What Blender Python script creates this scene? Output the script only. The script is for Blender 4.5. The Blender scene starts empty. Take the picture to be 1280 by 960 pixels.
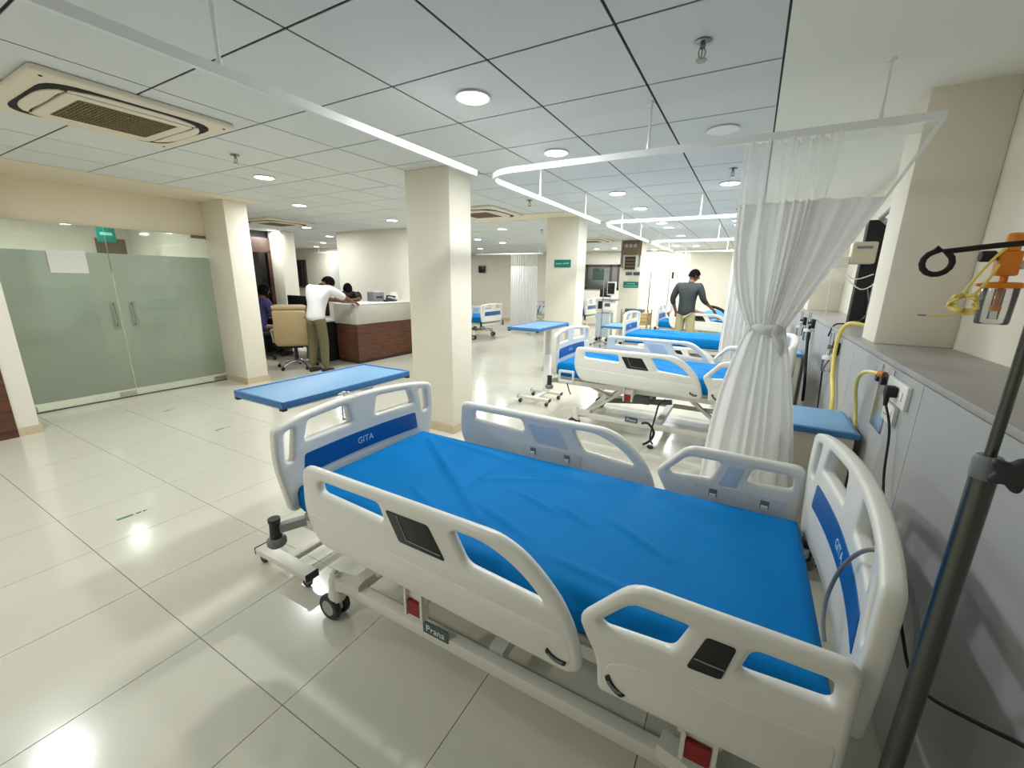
import bpy, bmesh, math, random
from mathutils import Vector, Matrix, geometry
random.seed(4)
PI = math.pi
SC = bpy.context.scene
COL = SC.collection

# ------------------------------------------------------------------ camera
CAM = (0.0, 0.0, 1.5644)
FPX = 519.38
R_ = Vector((0.87050, 0.49191, 0.01567)); U_ = Vector((-0.13294, 0.20436, 0.96983)); W_ = Vector((-0.47387, 0.84632, -0.24329))
cd = bpy.data.cameras.new('camera'); cam = bpy.data.objects.new('camera', cd); COL.objects.link(cam)
cd.sensor_width = 36.0; cd.lens = 36.0 * FPX / 1280.0; cd.clip_start = 0.02; cd.clip_end = 100
m = Matrix.Identity(4)
for i in range(3):
    m[i][0] = R_[i]; m[i][1] = U_[i]; m[i][2] = -W_[i]; m[i][3] = CAM[i]
cam.matrix_world = m
SC.camera = cam
# ------------------------------------------------------------------ world, exposure
wd = bpy.data.worlds.new('world'); SC.world = wd; wd.use_nodes = True
wd.node_tree.nodes['Background'].inputs[0].default_value = (0.75, 0.85, 1.0, 1)
wd.node_tree.nodes['Background'].inputs[1].default_value = 0.6
vs = SC.view_settings
vs.view_transform = 'Standard'; vs.look = 'None'; vs.gamma = 1.0; vs.use_curve_mapping = False
vs.exposure = 0.24
LAMP_W = 17.0

# ------------------------------------------------------------------ materials
def lin(c):
    return tuple(((v / 255) / 12.92 if v / 255 <= 0.04045 else ((v / 255 + 0.055) / 1.055) ** 2.4) for v in c) + (1,)
MATS = {}
def mat(name, rgb, rough=0.5, metal=0.0, noise=0.0, nscale=8.0, bump=0.0, bscale=60.0, alpha=1.0, emit=0.0, trans=0.0, spec=0.5, coat=0.0, vary=0.0):
    if name in MATS: return MATS[name]
    mt = bpy.data.materials.new(name); mt.use_nodes = True
    nt = mt.node_tree; N = nt.nodes; L = nt.links; b = N['Principled BSDF']
    c = lin(rgb)
    b.inputs['Base Color'].default_value = c; b.inputs['Roughness'].default_value = rough; b.inputs['Metallic'].default_value = metal
    b.inputs['Specular IOR Level'].default_value = spec; b.inputs['Alpha'].default_value = alpha
    b.inputs['Transmission Weight'].default_value = trans; b.inputs['Coat Weight'].default_value = coat
    if emit: b.inputs['Emission Color'].default_value = c; b.inputs['Emission Strength'].default_value = emit
    tc = N.new('ShaderNodeTexCoord')
    if noise or vary:
        hs = N.new('ShaderNodeHueSaturation'); hs.inputs['Color'].default_value = c
        if noise:
            nz = N.new('ShaderNodeTexNoise'); nz.inputs['Scale'].default_value = nscale; nz.inputs['Detail'].default_value = 5
            L.new(tc.outputs['Object'], nz.inputs['Vector'])
            mr = N.new('ShaderNodeMapRange'); mr.inputs[1].default_value = 0.25; mr.inputs[2].default_value = 0.75
            mr.inputs[3].default_value = 1 - noise; mr.inputs[4].default_value = 1 + noise
            L.new(nz.outputs['Fac'], mr.inputs[0]); L.new(mr.outputs[0], hs.inputs['Value'])
        else:
            oi = N.new('ShaderNodeObjectInfo'); mr = N.new('ShaderNodeMapRange')
            mr.inputs[3].default_value = 1 - vary; mr.inputs[4].default_value = 1 + vary
            L.new(oi.outputs['Random'], mr.inputs[0]); L.new(mr.outputs[0], hs.inputs['Value'])
        L.new(hs.outputs[0], b.inputs['Base Color'])
    if bump:
        n2 = N.new('ShaderNodeTexNoise'); n2.inputs['Scale'].default_value = bscale; n2.inputs['Detail'].default_value = 3
        L.new(tc.outputs['Object'], n2.inputs['Vector'])
        bp = N.new('ShaderNodeBump'); bp.inputs['Strength'].default_value = bump; bp.inputs['Distance'].default_value = 0.01
        L.new(n2.outputs['Fac'], bp.inputs['Height']); L.new(bp.outputs[0], b.inputs['Normal'])
    MATS[name] = mt
    return mt
def wood(name, a, bcol, scale=(1, 1, 12), rough=0.4):
    mt = bpy.data.materials.new(name); mt.use_nodes = True; nt = mt.node_tree; N = nt.nodes; L = nt.links; b = N['Principled BSDF']
    tc = N.new('ShaderNodeTexCoord'); mp = N.new('ShaderNodeMapping'); mp.inputs['Scale'].default_value = scale
    nz = N.new('ShaderNodeTexNoise'); nz.inputs['Scale'].default_value = 3; nz.inputs['Detail'].default_value = 6; nz.inputs['Distortion'].default_value = 0.6
    cr = N.new('ShaderNodeValToRGB'); cr.color_ramp.elements[0].color = lin(a); cr.color_ramp.elements[1].color = lin(bcol)
    cr.color_ramp.elements[0].position = 0.3; cr.color_ramp.elements[1].position = 0.7
    L.new(tc.outputs['Object'], mp.inputs[0]); L.new(mp.outputs[0], nz.inputs['Vector']); L.new(nz.outputs['Fac'], cr.inputs[0]); L.new(cr.outputs[0], b.inputs['Base Color'])
    b.inputs['Roughness'].default_value = rough
    MATS[name] = mt; return mt
def sheer(name, rgb, tr, transl=0.5):
    mt = bpy.data.materials.new(name); mt.use_nodes = True; nt = mt.node_tree; N = nt.nodes; L = nt.links
    N.remove(N['Principled BSDF']); out = N['Material Output']
    d = N.new('ShaderNodeBsdfDiffuse'); d.inputs[0].default_value = lin(rgb)
    t = N.new('ShaderNodeBsdfTranslucent'); t.inputs[0].default_value = lin(rgb)
    m1 = N.new('ShaderNodeMixShader'); m1.inputs[0].default_value = transl; L.new(d.outputs[0], m1.inputs[1]); L.new(t.outputs[0], m1.inputs[2])
    if tr > 0:
        tp = N.new('ShaderNodeBsdfTransparent'); m2 = N.new('ShaderNodeMixShader'); m2.inputs[0].default_value = tr
        L.new(m1.outputs[0], m2.inputs[1]); L.new(tp.outputs[0], m2.inputs[2]); L.new(m2.outputs[0], out.inputs[0])
    else: L.new(m1.outputs[0], out.inputs[0])
    MATS[name] = mt; return mt
def glassmat(name, tint, film=0.0, frgb=(200, 205, 195)):
    mt = bpy.data.materials.new(name); mt.use_nodes = True; nt = mt.node_tree; N = nt.nodes; L = nt.links
    N.remove(N['Principled BSDF']); out = N['Material Output']
    tp = N.new('ShaderNodeBsdfTransparent'); tp.inputs[0].default_value = lin(tint)
    gl = N.new('ShaderNodeBsdfGlossy'); gl.inputs['Roughness'].default_value = 0.03 if not film else 0.12
    fr = N.new('ShaderNodeFresnel'); fr.inputs[0].default_value = 1.5
    base = tp
    if film:
        d = N.new('ShaderNodeBsdfDiffuse'); d.inputs[0].default_value = lin(frgb)
        t = N.new('ShaderNodeBsdfTranslucent'); t.inputs[0].default_value = lin(frgb)
        mx = N.new('ShaderNodeMixShader'); mx.inputs[0].default_value = 0.45; L.new(d.outputs[0], mx.inputs[1]); L.new(t.outputs[0], mx.inputs[2])
        m3 = N.new('ShaderNodeMixShader'); m3.inputs[0].default_value = film; L.new(tp.outputs[0], m3.inputs[1]); L.new(mx.outputs[0], m3.inputs[2]); base = m3
    m2 = N.new('ShaderNodeMixShader'); L.new(fr.outputs[0], m2.inputs[0]); L.new(base.outputs[0], m2.inputs[1]); L.new(gl.outputs[0], m2.inputs[2])
    L.new(m2.outputs[0], out.inputs[0]); MATS[name] = mt; return mt

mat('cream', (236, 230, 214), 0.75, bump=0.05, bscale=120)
mat('cream_beige', (232, 222, 198), 0.75, bump=0.05, bscale=120)  # beige paint of the wall above the glass door
mat('offwhite', (234, 229, 215), 0.75, bump=0.04, bscale=120)
mat('skirt', (206, 190, 160), 0.4)
mat('ctile', (220, 224, 224), 0.9, bump=0.25, bscale=160, vary=0.015)
mat('cgrid', (38, 38, 38), 0.8)
mat('gypsum', (240, 240, 230), 0.85)
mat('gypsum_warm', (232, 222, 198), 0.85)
mat('grout', (128, 120, 104), 0.8)
mat('ftile', (214, 211, 196), 0.17, noise=0.025, nscale=2.5, spec=0.6, coat=0.15)
mat('console', (168, 169, 169), 0.5, bump=0.04, bscale=200)
mat('console_top', (160, 157, 154), 0.35, bump=0.03, bscale=200)
mat('seam', (90, 90, 88), 0.6)
mat('plastic', (232, 230, 222), 0.32, coat=0.1)
mat('plastic_blue', (195, 208, 222), 0.4)
mat('latch', (216, 220, 220), 0.4)
mat('white_metal', (224, 221, 210), 0.35)
mat('sheet', (0, 117, 186), 0.75, noise=0.04, nscale=5, bump=0.12, bscale=18, spec=0.12)
mat('panel_blue', (0, 88, 158), 0.4)
mat('ink_pale', (190, 215, 235), 0.5)
mat('black', (18, 18, 20), 0.35)
mat('matte_black', (22, 22, 24), 0.7)
mat('rubber', (40, 42, 44), 0.55)
mat('grey_plastic', (120, 124, 126), 0.45)
mat('hub_grey', (165, 165, 160), 0.45)
mat('red', (140, 14, 14), 0.4)
mat('plate_dark', (70, 88, 98), 0.4)
mat('steel', (190, 190, 188), 0.22, metal=1.0)
mat('dark_steel', (92, 94, 90), 0.3, metal=1.0)
mat('alu', (246, 247, 246), 0.25)
mat('table_blue', (122, 170, 210), 0.5, spec=0.3)
mat('table_rim', (58, 120, 178), 0.35)
mat('cab_body', (224, 216, 196), 0.45)
mat('ac', (232, 223, 204), 0.5)
mat('ac_grille', (120, 104, 72), 0.7)
mat('ac_dark', (30, 26, 20), 0.8)
mat('lens', (255, 250, 240), 0.5, emit=14.0)
mat('lens_off', (238, 238, 232), 0.4)
mat('lamp_rim', (240, 240, 236), 0.4)
mat('brass', (150, 150, 145), 0.25, metal=1.0)
mat('sign_green', (0, 120, 105), 0.45)
mat('sign_ink', (130, 215, 205), 0.5)
mat('yellow_tube', (236, 216, 120), 0.35)
mat('orange', (225, 130, 20), 0.35)
mat('skin', (120, 78, 56), 0.55)
mat('hair', (10, 9, 9), 0.9, spec=0.1)
mat('shirt_white', (228, 226, 228), 0.8, bump=0.3, bscale=14)
mat('shirt_grey', (38, 46, 46), 0.75, bump=0.4, bscale=16)
mat('khaki', (168, 160, 122), 0.8, bump=0.25, bscale=14)
mat('olive', (104, 98, 66), 0.8, bump=0.25, bscale=14)
mat('purple', (58, 52, 104), 0.8, bump=0.3, bscale=14)
mat('shoe', (28, 26, 24), 0.5)
mat('leather_tan', (168, 148, 108), 0.45, noise=0.05)
mat('desk_black', (28, 28, 30), 0.4)
mat('counter_grey', (186, 184, 174), 0.35, noise=0.05, nscale=60)
mat('paper', (235, 235, 232), 0.8)
mat('green_tape', (60, 130, 50), 0.6)
mat('tan_cart', (190, 160, 110), 0.5)
mat('pale_grey', (205, 208, 208), 0.4)
mat('gas_dark', (110, 96, 70), 0.45)
mat('bluecloth', (70, 150, 215), 0.7)
mat('outside', (170, 160, 165), 0.9)
mat('winframe', (70, 62, 58), 0.5)
mat('beige_device', (200, 190, 168), 0.45)
wood('walnut', (62, 34, 22), (110, 66, 42), (1.2, 1.2, 14))
wood('walnut_dark', (40, 24, 18), (66, 40, 28), (1.2, 1.2, 14))
sheer('cloth', (240, 240, 238), 0.0, 0.35)
sheer('net', (236, 236, 228), 0.68, 0.4)
sheer('net_clear', (236, 236, 228), 0.86, 0.4)
glassmat('glass', (243, 248, 243))
glassmat('frosted', (230, 236, 228), 0.88, (250, 250, 244))
glassmat('clear_plastic', (244, 246, 246), 0.10, (235, 238, 240))
glassmat('dark_glass', (30, 38, 34))

# ------------------------------------------------------------------ mesh helpers
class MB:
    def __init__(s): s.b = bmesh.new()
    def box(s, a, c, bev=0.0):
        x0, x1 = sorted((a[0], c[0])); y0, y1 = sorted((a[1], c[1])); z0, z1 = sorted((a[2], c[2]))
        v = [s.b.verts.new(p) for p in ((x0, y0, z0), (x1, y0, z0), (x1, y1, z0), (x0, y1, z0), (x0, y0, z1), (x1, y0, z1), (x1, y1, z1), (x0, y1, z1))]
        fs = [s.b.faces.new([v[i] for i in f]) for f in ((0, 3, 2, 1), (4, 5, 6, 7), (0, 1, 5, 4), (1, 2, 6, 5), (2, 3, 7, 6), (3, 0, 4, 7))]
        if bev:
            es = list({e for f in fs for e in f.edges})
            bmesh.ops.bevel(s.b, geom=es, offset=bev, segments=2, affect='EDGES', profile=0.5)
        return s
    def bar(s, p, q, w, h, up=(0, 0, 1)):
        p = Vector(p); q = Vector(q); d = (q - p).normalized(); sd = d.cross(Vector(up)).normalized(); u2 = sd.cross(d)
        v = []
        for c in (p, q):
            for a, bb in ((-1, -1), (1, -1), (1, 1), (-1, 1)): v.append(s.b.verts.new(c + sd * a * w / 2 + u2 * bb * h / 2))
        for f in ((0, 3, 2, 1), (4, 5, 6, 7), (0, 1, 5, 4), (1, 2, 6, 5), (2, 3, 7, 6), (3, 0, 4, 7)): s.b.faces.new([v[i] for i in f])
        return s
    def tube(s, pts, r, seg=10, cap=True, closed=False):
        pts = [Vector(p) for p in pts]; n = len(pts); rings = []; ref = None
        rr = r if isinstance(r, (list, tuple)) else [r] * n
        for i in range(n):
            if closed: d = (pts[(i + 1) % n] - pts[i - 1])
            else: d = pts[min(i + 1, n - 1)] - pts[max(i - 1, 0)]
            d.normalize()
            if ref is None: ref = Vector((0, 0, 1)) if abs(d.z) < 0.9 else Vector((1, 0, 0))
            sd = d.cross(ref)
            if sd.length < 1e-4: sd = d.cross(Vector((0, 1, 0.3)))
            sd.normalize(); u2 = sd.cross(d); ref = u2
            rings.append([s.b.verts.new(pts[i] + (sd * math.cos(t) + u2 * math.sin(t)) * rr[i]) for t in [2 * PI * k / seg for k in range(seg)]])
        for i in range(n if closed else n - 1):
            a, c = rings[i], rings[(i + 1) % n]
            for k in range(seg): s.b.faces.new((a[k], a[(k + 1) % seg], c[(k + 1) % seg], c[k]))
        if cap and not closed: s.b.faces.new(rings[0]); s.b.faces.new(rings[-1][::-1])
        return s
    def lathe(s, prof, c=(0, 0, 0), seg=20, axis='z'):
        c = Vector(c); rings = []
        for r, h in prof:
            ring = []
            for k in range(seg):
                t = 2 * PI * k / seg; a, bb = max(r, 1e-4) * math.cos(t), max(r, 1e-4) * math.sin(t)
                p = {'z': (a, bb, h), 'y': (a, h, bb), 'x': (h, a, bb)}[axis]
                ring.append(s.b.verts.new(c + Vector(p)))
            rings.append(ring)
        for i in range(len(rings) - 1):
            for k in range(seg): s.b.faces.new((rings[i][k], rings[i][(k + 1) % seg], rings[i + 1][(k + 1) % seg], rings[i + 1][k]))
        s.b.faces.new(rings[0]); s.b.faces.new(rings[-1][::-1])
        return s
    def prism(s, poly, z0, z1, f=lambda u, v, w: (u, v, w)):
        a = [s.b.verts.new(f(u, v, z0)) for u, v in poly]; c = [s.b.verts.new(f(u, v, z1)) for u, v in poly]; n = len(poly)
        s.b.faces.new(a); s.b.faces.new(c[::-1])
        for i in range(n): s.b.faces.new((a[i], a[(i + 1) % n], c[(i + 1) % n], c[i]))
        return s
    def ball(s, c, r, sc=(1, 1, 1), seg=14):
        mtx = Matrix.Translation(c) @ Matrix.Diagonal((r * sc[0], r * sc[1], r * sc[2], 1))
        bmesh.ops.create_uvsphere(s.b, u_segments=seg, v_segments=seg // 2 + 2, radius=1, matrix=mtx); return s
    def mesh(s, name, smooth=False):
        bmesh.ops.recalc_face_normals(s.b, faces=s.b.faces[:])
        me = bpy.data.meshes.new(name); s.b.to_mesh(me); s.b.free()
        if smooth:
            for p in me.polygons: p.use_smooth = True
            me.set_sharp_from_angle(angle=math.radians(40))
        return me
def ob(name, me, material, parent=None, loc=(0, 0, 0)):
    if isinstance(me, MB): me = me.mesh(name, True)
    if material and not me.materials: me.materials.append(MATS[material])
    o = bpy.data.objects.new(name, me); COL.objects.link(o); o.location = loc
    if parent: o.parent = parent
    return o
def tag(o, label, cat, group=None):
    o['label'] = label; o['category'] = cat
    if group: o['group'] = group
    return o
def thing(name, label, cat, loc=(0, 0, 0), rz=0, group=None):
    o = bpy.data.objects.new(name, None); COL.objects.link(o); o.location = loc; o.rotation_euler = (0, 0, rz); o.empty_display_size = 0.1
    return tag(o, label, cat, group)
def struct(name, me, material, parent=None):
    o = ob(name, me, material, parent); o['kind'] = 'structure'; return o

def rc(pts, r=0.02, n=4):
    """round the corners of a closed polygon; r may be one value or one per point"""
    out = []; N = len(pts)
    for i in range(N):
        p = Vector(pts[i]); a = Vector(pts[i - 1]); b = Vector(pts[(i + 1) % N]); ri = r[i] if isinstance(r, (list, tuple)) else r
        d1 = a - p; d2 = b - p; k = min(ri, d1.length * 0.45, d2.length * 0.45)
        if k < 1e-4: out.append(tuple(p)); continue
        s0 = p + d1.normalized() * k; s1 = p + d2.normalized() * k
        for j in range(n + 1):
            t = j / n; q = s0 * (1 - t) ** 2 + p * 2 * t * (1 - t) + s1 * t * t; out.append((q.x, q.y))
    return out
def area2(p): return sum(p[i - 1][0] * p[i][1] - p[i][0] * p[i - 1][1] for i in range(len(p)))
def inset(p, d):
    """offset a CCW loop inwards by d"""
    n = len(p); out = []
    for i in range(n):
        a = Vector(p[i - 1]); c = Vector(p[i]); e = Vector(p[(i + 1) % n])
        d1 = (c - a); d2 = (e - c)
        if d1.length < 1e-7: d1 = d2
        if d2.length < 1e-7: d2 = d1
        d1 = d1.normalized(); d2 = d2.normalized()
        n1 = Vector((-d1.y, d1.x)); n2 = Vector((-d2.y, d2.x)); mm = (n1 + n2)
        if mm.length < 1e-4: mm = n1
        mm.normalize(); k = d / max(0.45, mm.dot(n1)); q = c + mm * k; out.append((q.x, q.y))
    return out
def slab(name, outer, holes=(), t=0.04, b=0.016, f=lambda u, v, w: (u, v, w), nb=3):
    """plate with holes and rounded rims; (u,v) outline, w thickness, f maps to 3D"""
    bm = bmesh.new(); loops = []
    o = list(outer)
    if area2(o) < 0: o.reverse()
    loops.append((o, 1))
    for h in holes:
        h = list(h)
        if area2(h) < 0: h.reverse()
        loops.append((h, -1))
    caps = {1: [], -1: []}
    for lp, sg in loops:
        rows = []
        prof = [(b * (1 - math.cos(a)), t / 2 - b + b * math.sin(a)) for a in [PI / 2 * k / nb for k in range(nb + 1)]]
        prof = [(o_, -w_) for o_, w_ in prof[::-1]] + prof
        for off, w in prof:
            q = inset(lp, off * sg) if off > 1e-6 else lp
            rows.append(([bm.verts.new(f(u, v, w)) for u, v in q], q))
        n = len(lp)
        for i in range(len(rows) - 1):
            A, B = rows[i][0], rows[i + 1][0]
            for k in range(n): bm.faces.new((A[k], A[(k + 1) % n], B[(k + 1) % n], B[k]))
        caps[-1].append(rows[0]); caps[1].append(rows[-1])
    for side in (1, -1):
        vv = [v for r in caps[side] for v in r[0]]; polys = [[Vector((u, v, 0)) for u, v in r[1]] for r in caps[side]]
        for tri in geometry.tessellate_polygon(polys):
            try: bm.faces.new([vv[i] for i in tri])
            except ValueError: pass
    bmesh.ops.recalc_face_normals(bm, faces=bm.faces[:])
    me = bpy.data.meshes.new(name); bm.to_mesh(me); bm.free()
    for p in me.polygons: p.use_smooth = True
    me.set_sharp_from_angle(angle=math.radians(50))
    return me
def text_mesh(s, size, ext=0.0008):
    c = bpy.data.curves.new('t', 'FONT'); c.body = s; c.size = size; c.extrude = ext; c.align_x = 'CENTER'; c.align_y = 'CENTER'; c.resolution_u = 3
    o = bpy.data.objects.new('t', c); COL.objects.link(o)
    me = bpy.data.meshes.new_from_object(o.evaluated_get(bpy.context.evaluated_depsgraph_get()))
    bpy.data.objects.remove(o); bpy.data.curves.remove(c); return me
def remap(me, f):
    for v in me.vertices: v.co = Vector(f(*v.co))
    me.update(); return me
CACHE = {}
def cached(key, fn):
    if key not in CACHE: CACHE[key] = fn()
    return CACHE[key]
def bx(name, a, c, material, parent=None, bev=0.0, loc=(0, 0, 0)):
    return ob(name, MB().box(a, c, bev), material, parent, loc)
def pix(p):
    d = Vector(p) - Vector(CAM); k = d.dot(W_)
    if k < 0.05: return (-1e6, -1e6)
    return (640 + FPX * d.dot(R_) / k, 480 - FPX * d.dot(U_) / k)
def inview(p, mrg=120):
    u, v = pix(p); return -mrg < u < 1280 + mrg and -mrg < v < 960 + mrg

CE = 2.552
XL, XR, YB, YF = -17.0, 1.0, -3.2, 14.5
# ------------------------------------------------------------------ floor
fl = struct('floor', MB().box((XL, YB, -0.12), (XR + .2, YF + .2, -0.006)), 'grout')
ftile = MB().box((0.0016, 0.0016, -0.006), (0.5984, 0.5984, 0.0)).mesh('floor_tile'); ftile.materials.append(MATS['ftile'])
fx, fy = -3.731, 0.6505
rest = MB(); cand = []
for i in range(-23, 9):
    for j in range(-7, 25):
        x, y = fx + .6 * i, fy + .6 * j
        if x < XL or x > XR or y > YF: continue
        c = (x + .3, y + .3, 0)
        if inview(c, 200): cand.append((math.hypot(c[0], c[1]), x, y))
        else: cand.append((999, x, y))
cand.sort()
for k, (d, x, y) in enumerate(cand):
    if k < 260 and d < 900: ob('floor_tile', ftile, None, fl, (x, y, 0))
    else: rest.box((x + .0012, y + .0012, -0.006), (x + .5988, y + .5988, 0.0))
o = ob('floor_tile', rest, 'ftile', fl); o['kind'] = 'stuff'
# ------------------------------------------------------------------ ceiling
ce = struct('ceiling', MB().box((XL, YB, CE + .0035), (XR + .2, YF + .2, CE + .10)), 'cgrid')
G = 0.0065
ctile = MB().box((G, G, 0), (0.6 - G, 0.597 - G, 0.004)).mesh('ceiling_tile'); ctile.materials.append(MATS['ctile'])
rest = MB(); cand = []
for i in range(-25, 4):
    for j in range(-9, 22):
        x, y = -2.415 + .6 * i, 1.884 + .597 * j
        if y < YB or y + .597 > YF: continue
        if x < -6.02 and y < 3.5: continue
        if x < XL: continue
        c = (x + .3, y + .3, CE)
        cand.append((math.hypot(c[0], c[1]) if inview(c, 150) else 999, x, y))
cand.sort()
for k, (d, x, y) in enumerate(cand):
    if k < 290 and d < 900: ob('ceiling_tile', ctile, None, ce, (x, y, CE))
    else: rest.box((x + G, y + G, CE), (x + .6 - G, y + .597 - G, CE + .004))
o = ob('ceiling_tile', rest, 'ctile', ce); o['kind'] = 'stuff'
# plain plaster borders of the ceiling
struct('trim_1', MB().box((-0.012, YB, CE - .004), (XR, YF, CE + .004)), 'gypsum')
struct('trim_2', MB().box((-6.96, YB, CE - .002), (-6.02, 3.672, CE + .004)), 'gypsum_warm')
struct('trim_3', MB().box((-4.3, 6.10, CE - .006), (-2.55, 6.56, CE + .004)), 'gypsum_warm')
# ------------------------------------------------------------------ walls
struct('wall_right', MB().box((XR, YB, 0), (XR + .2, YF + .2, CE + .1)), 'cream')
struct('wall_far', MB().box((XL, YF, 0), (XR, YF + .2, CE + .1)), 'offwhite')
struct('wall_back', MB().box((XL, YB - .2, 0), (XR + .2, YB, CE + .1)), 'offwhite')
struct('wall_outer_left', MB().box((XL - .2, YB, 0), (XL, YF + .2, CE + .1)), 'cream')
wl = struct('wall_left', MB().box((-6.95, YB, 0), (-6.05, 1.115, CE)), 'offwhite')
struct('wall_over_door', MB().box((-7.02, 1.115, 2.105), (-6.93, 3.30, CE)), 'cream_beige')
struct('wall_lobby', MB().box((XL, 3.45, 0), (-6.95, 3.60, CE)), 'offwhite')
struct('wall_lobby_far', MB().box((-10.1, YB, 0), (-9.9, 3.45, CE)), 'cream')
ws = struct('wall_station', MB().box((-8.45, 6.75, 0), (-5.0, 6.92, CE)), 'offwhite')
struct('wall_station_back', MB().box((XL, 10.2, 0), (-9.6, 10.4, CE)), 'cream')
def column(name, x0, y0, x1, y1, material='cream', z0=0.0, base=True):
    c = struct(name, MB().box((x0, y0, z0), (x1, y1, CE), 0.006), material)
    if base:
        ob('skirting', MB().box((x0 - .012, y0 - .012, 0), (x1 + .012, y1 + .012, .085)), 'skirt', c)
    return c
column('column', -3.04, 3.26, -2.51, 3.60)
col2 = column('column', -3.06, 6.56, -2.51, 6.95)
col3 = column('column', -3.0, 10.9, -2.5, 11.4)
column('column', -6.95, 3.295, -6.32, 3.60)
column('column', -9.85, 6.0, -9.40, 6.35)
for k in range(4): column('pilaster', 0.66, 3.16 + 3.62 * k, 1.0, 3.48 + 3.62 * k, 'cream', 1.235, False)
column('pilaster', 0.66, -1.5, 1.0, -1.2, 'cream', 1.235, False)
struct('baseboard_left', MB().box((-6.062, YB, 0), (-6.04, 1.127, .085)), 'skirt')
struct('baseboard_station', MB().box((-8.46, 6.735, 0), (-5.0, 6.75, .085)), 'skirt')
struct('baseboard_far', MB().box((XL, YF - .015, 0), (0.6, YF, .085)), 'skirt')
d3 = struct('door_2', MB().box((-6.058, -0.2, 0.0), (-6.035, 0.965, 2.1), 0.004), 'walnut')
bx('door_panel', (-6.036, -.1, .12), (-6.030, .86, 2.0), 'walnut', d3)
# dark glazed partition beside the station
dp = struct('door_3', MB().box((-9.90, 3.62, 2.08), (-9.80, 6.0, 2.40)).box((-9.90, 5.92, 0), (-9.80, 6.0, 2.1)).box((-9.90, 4.7, 0), (-9.80, 4.78, 2.1)), 'walnut_dark')
bx('pane', (-9.87, 3.62, 0), (-9.85, 5.92, 2.08), 'dark_glass', dp)
struct('wall_partition', MB().box((-10.1, 3.6, 0), (-9.92, 6.35, CE)), 'matte_black')
# ------------------------------------------------------------------ windows
def window(n, x0, x1, z0, z1, y, mull):
    w = struct('window_%d' % n, MB().box((x0, y - .05, z0), (x1, y + .02, z0 + .07)).box((x0, y - .05, z1 - .07), (x1, y + .02, z1)).box((x0, y - .05, z0), (x0 + .07, y + .02, z1)).box((x1 - .07, y - .05, z0), (x1, y + .02, z1)).box((mull - .035, y - .05, z0), (mull + .035, y + .02, z1)), 'winframe')
    ob('view_board', MB().box((x0 + .02, y - .004, z0 + .02), (x1 - .02, y + .0, z1 - .02)), 'outside', w)
    ob('pane', MB().box((x0 + .06, y - .03, z0 + .06), (mull, y - .024, z1 - .06)), 'glass', w)
    ob('pane', MB().box((mull, y - .03, z0 + .06), (x1 - .06, y - .024, z1 - .06)), 'glass', w)
    return w
w1 = window(1, -5.2, -4.0, 1.28, 2.12, YF, -4.30)
bx('far_window_shape', (-4.95, YF - .012, 1.6), (-4.5, YF - .005, 2.0), 'plate_dark', w1).name = 'opposite_window'
window(2, -15.3, -14.55, 1.15, 2.16, 10.2, -14.75)

# ------------------------------------------------------------------ glass double door
gd = struct('door_1', MB().box((-6.925, 1.115, 0.0), (-6.885, 3.295, 0.012)), 'dark_steel')
for y0, y1 in ((1.118, 2.19), (2.196, 3.292)):
    leaf = ob('door_leaf', MB().box((-6.912, y0, .014), (-6.900, y1, 2.103)), 'glass', gd)
    ob('frosted_film', MB().box((-6.9155, y0 + .002, .10), (-6.9125, y1 - .002, 1.80)), 'frosted', leaf)
    hy = 2.135 if y0 < 2 else 2.315
    ob('handle', MB().tube([(-6.90, hy, .93), (-6.85, hy, .93), (-6.845, hy, .935), (-6.845, hy, 1.185), (-6.85, hy, 1.19), (-6.90, hy, 1.19)], .011).tube([(-6.845, hy, .89), (-6.845, hy, 1.22)], .0125), 'steel', leaf)
    e = (y0 + .16, y1 - .02) if y0 < 2 else (y1 - .17, y1 - .005)
    if y0 > 2:
        bx('patch_fitting', (-6.93, y1 - .17, 2.06), (-6.882, y1 - .005, 2.098), 'gas_dark', leaf)
        bx('patch_fitting', (-6.93, y1 - .17, .02), (-6.882, y1 - .005, .075), 'steel', leaf)
    else:
        bx('patch_fitting', (-6.93, y0 + .005, .02), (-6.882, y0 + .17, .075), 'steel', leaf)
        bx('lock_fitting', (-6.93, y1 - .17, .02), (-6.882, y1 - .005, .075), 'steel', leaf)
# things seen in the lobby through the clear glass
s = thing('exit_sign', 'teal square sign hanging in the lobby beyond the glass door', 'sign', (-8.6, 2.75, 2.02))
bx('board', (0, -.11, 0), (.012, .11, .24), 'sign_green', s); ob('hanging_rods', MB().tube([(.006, -.08, .23), (.006, -.08, .532)], .004, 6).tube([(.006, .08, .23), (.006, .08, .532)], .004, 6), 'alu', s); bx('lettering', (.012, -.07, .10), (.014, .07, .14), 'sign_ink', s)
tag(bx('notice_board', (-9.89, 3.0, 1.6), (-9.87, 3.4, 2.15), 'gas_dark'), 'brown notice panel on the lobby wall beyond the glass', 'notice board')
tag(bx('paper_notice', (-6.899, 1.66, 1.56), (-6.897, 1.98, 1.81), 'paper'), 'white paper notice stuck to the left glass door leaf', 'notice')
# ------------------------------------------------------------------ bedhead service console
cs = thing('service_console', 'long grey bedhead service console along the right wall', 'console', (0, 0, 0))
bx('body', (.612, YB, 0), (1.0, YF, 1.21), 'console', cs)
bx('ledge', (.602, YB, 1.21), (1.0, YF, 1.235), 'console_top', cs, .003)
joints = [-3.2, -1.6, -.6, .65, 2.046, 3.26, 4.6, 5.9, 7.2, 8.5, 9.8, 11.1, 12.4, 14.5]
for a, c in zip(joints[:-1], joints[1:]):
    bx('panel', (.600, a + .002, .005), (.612, c - .002, 1.209), 'console', cs)
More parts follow.
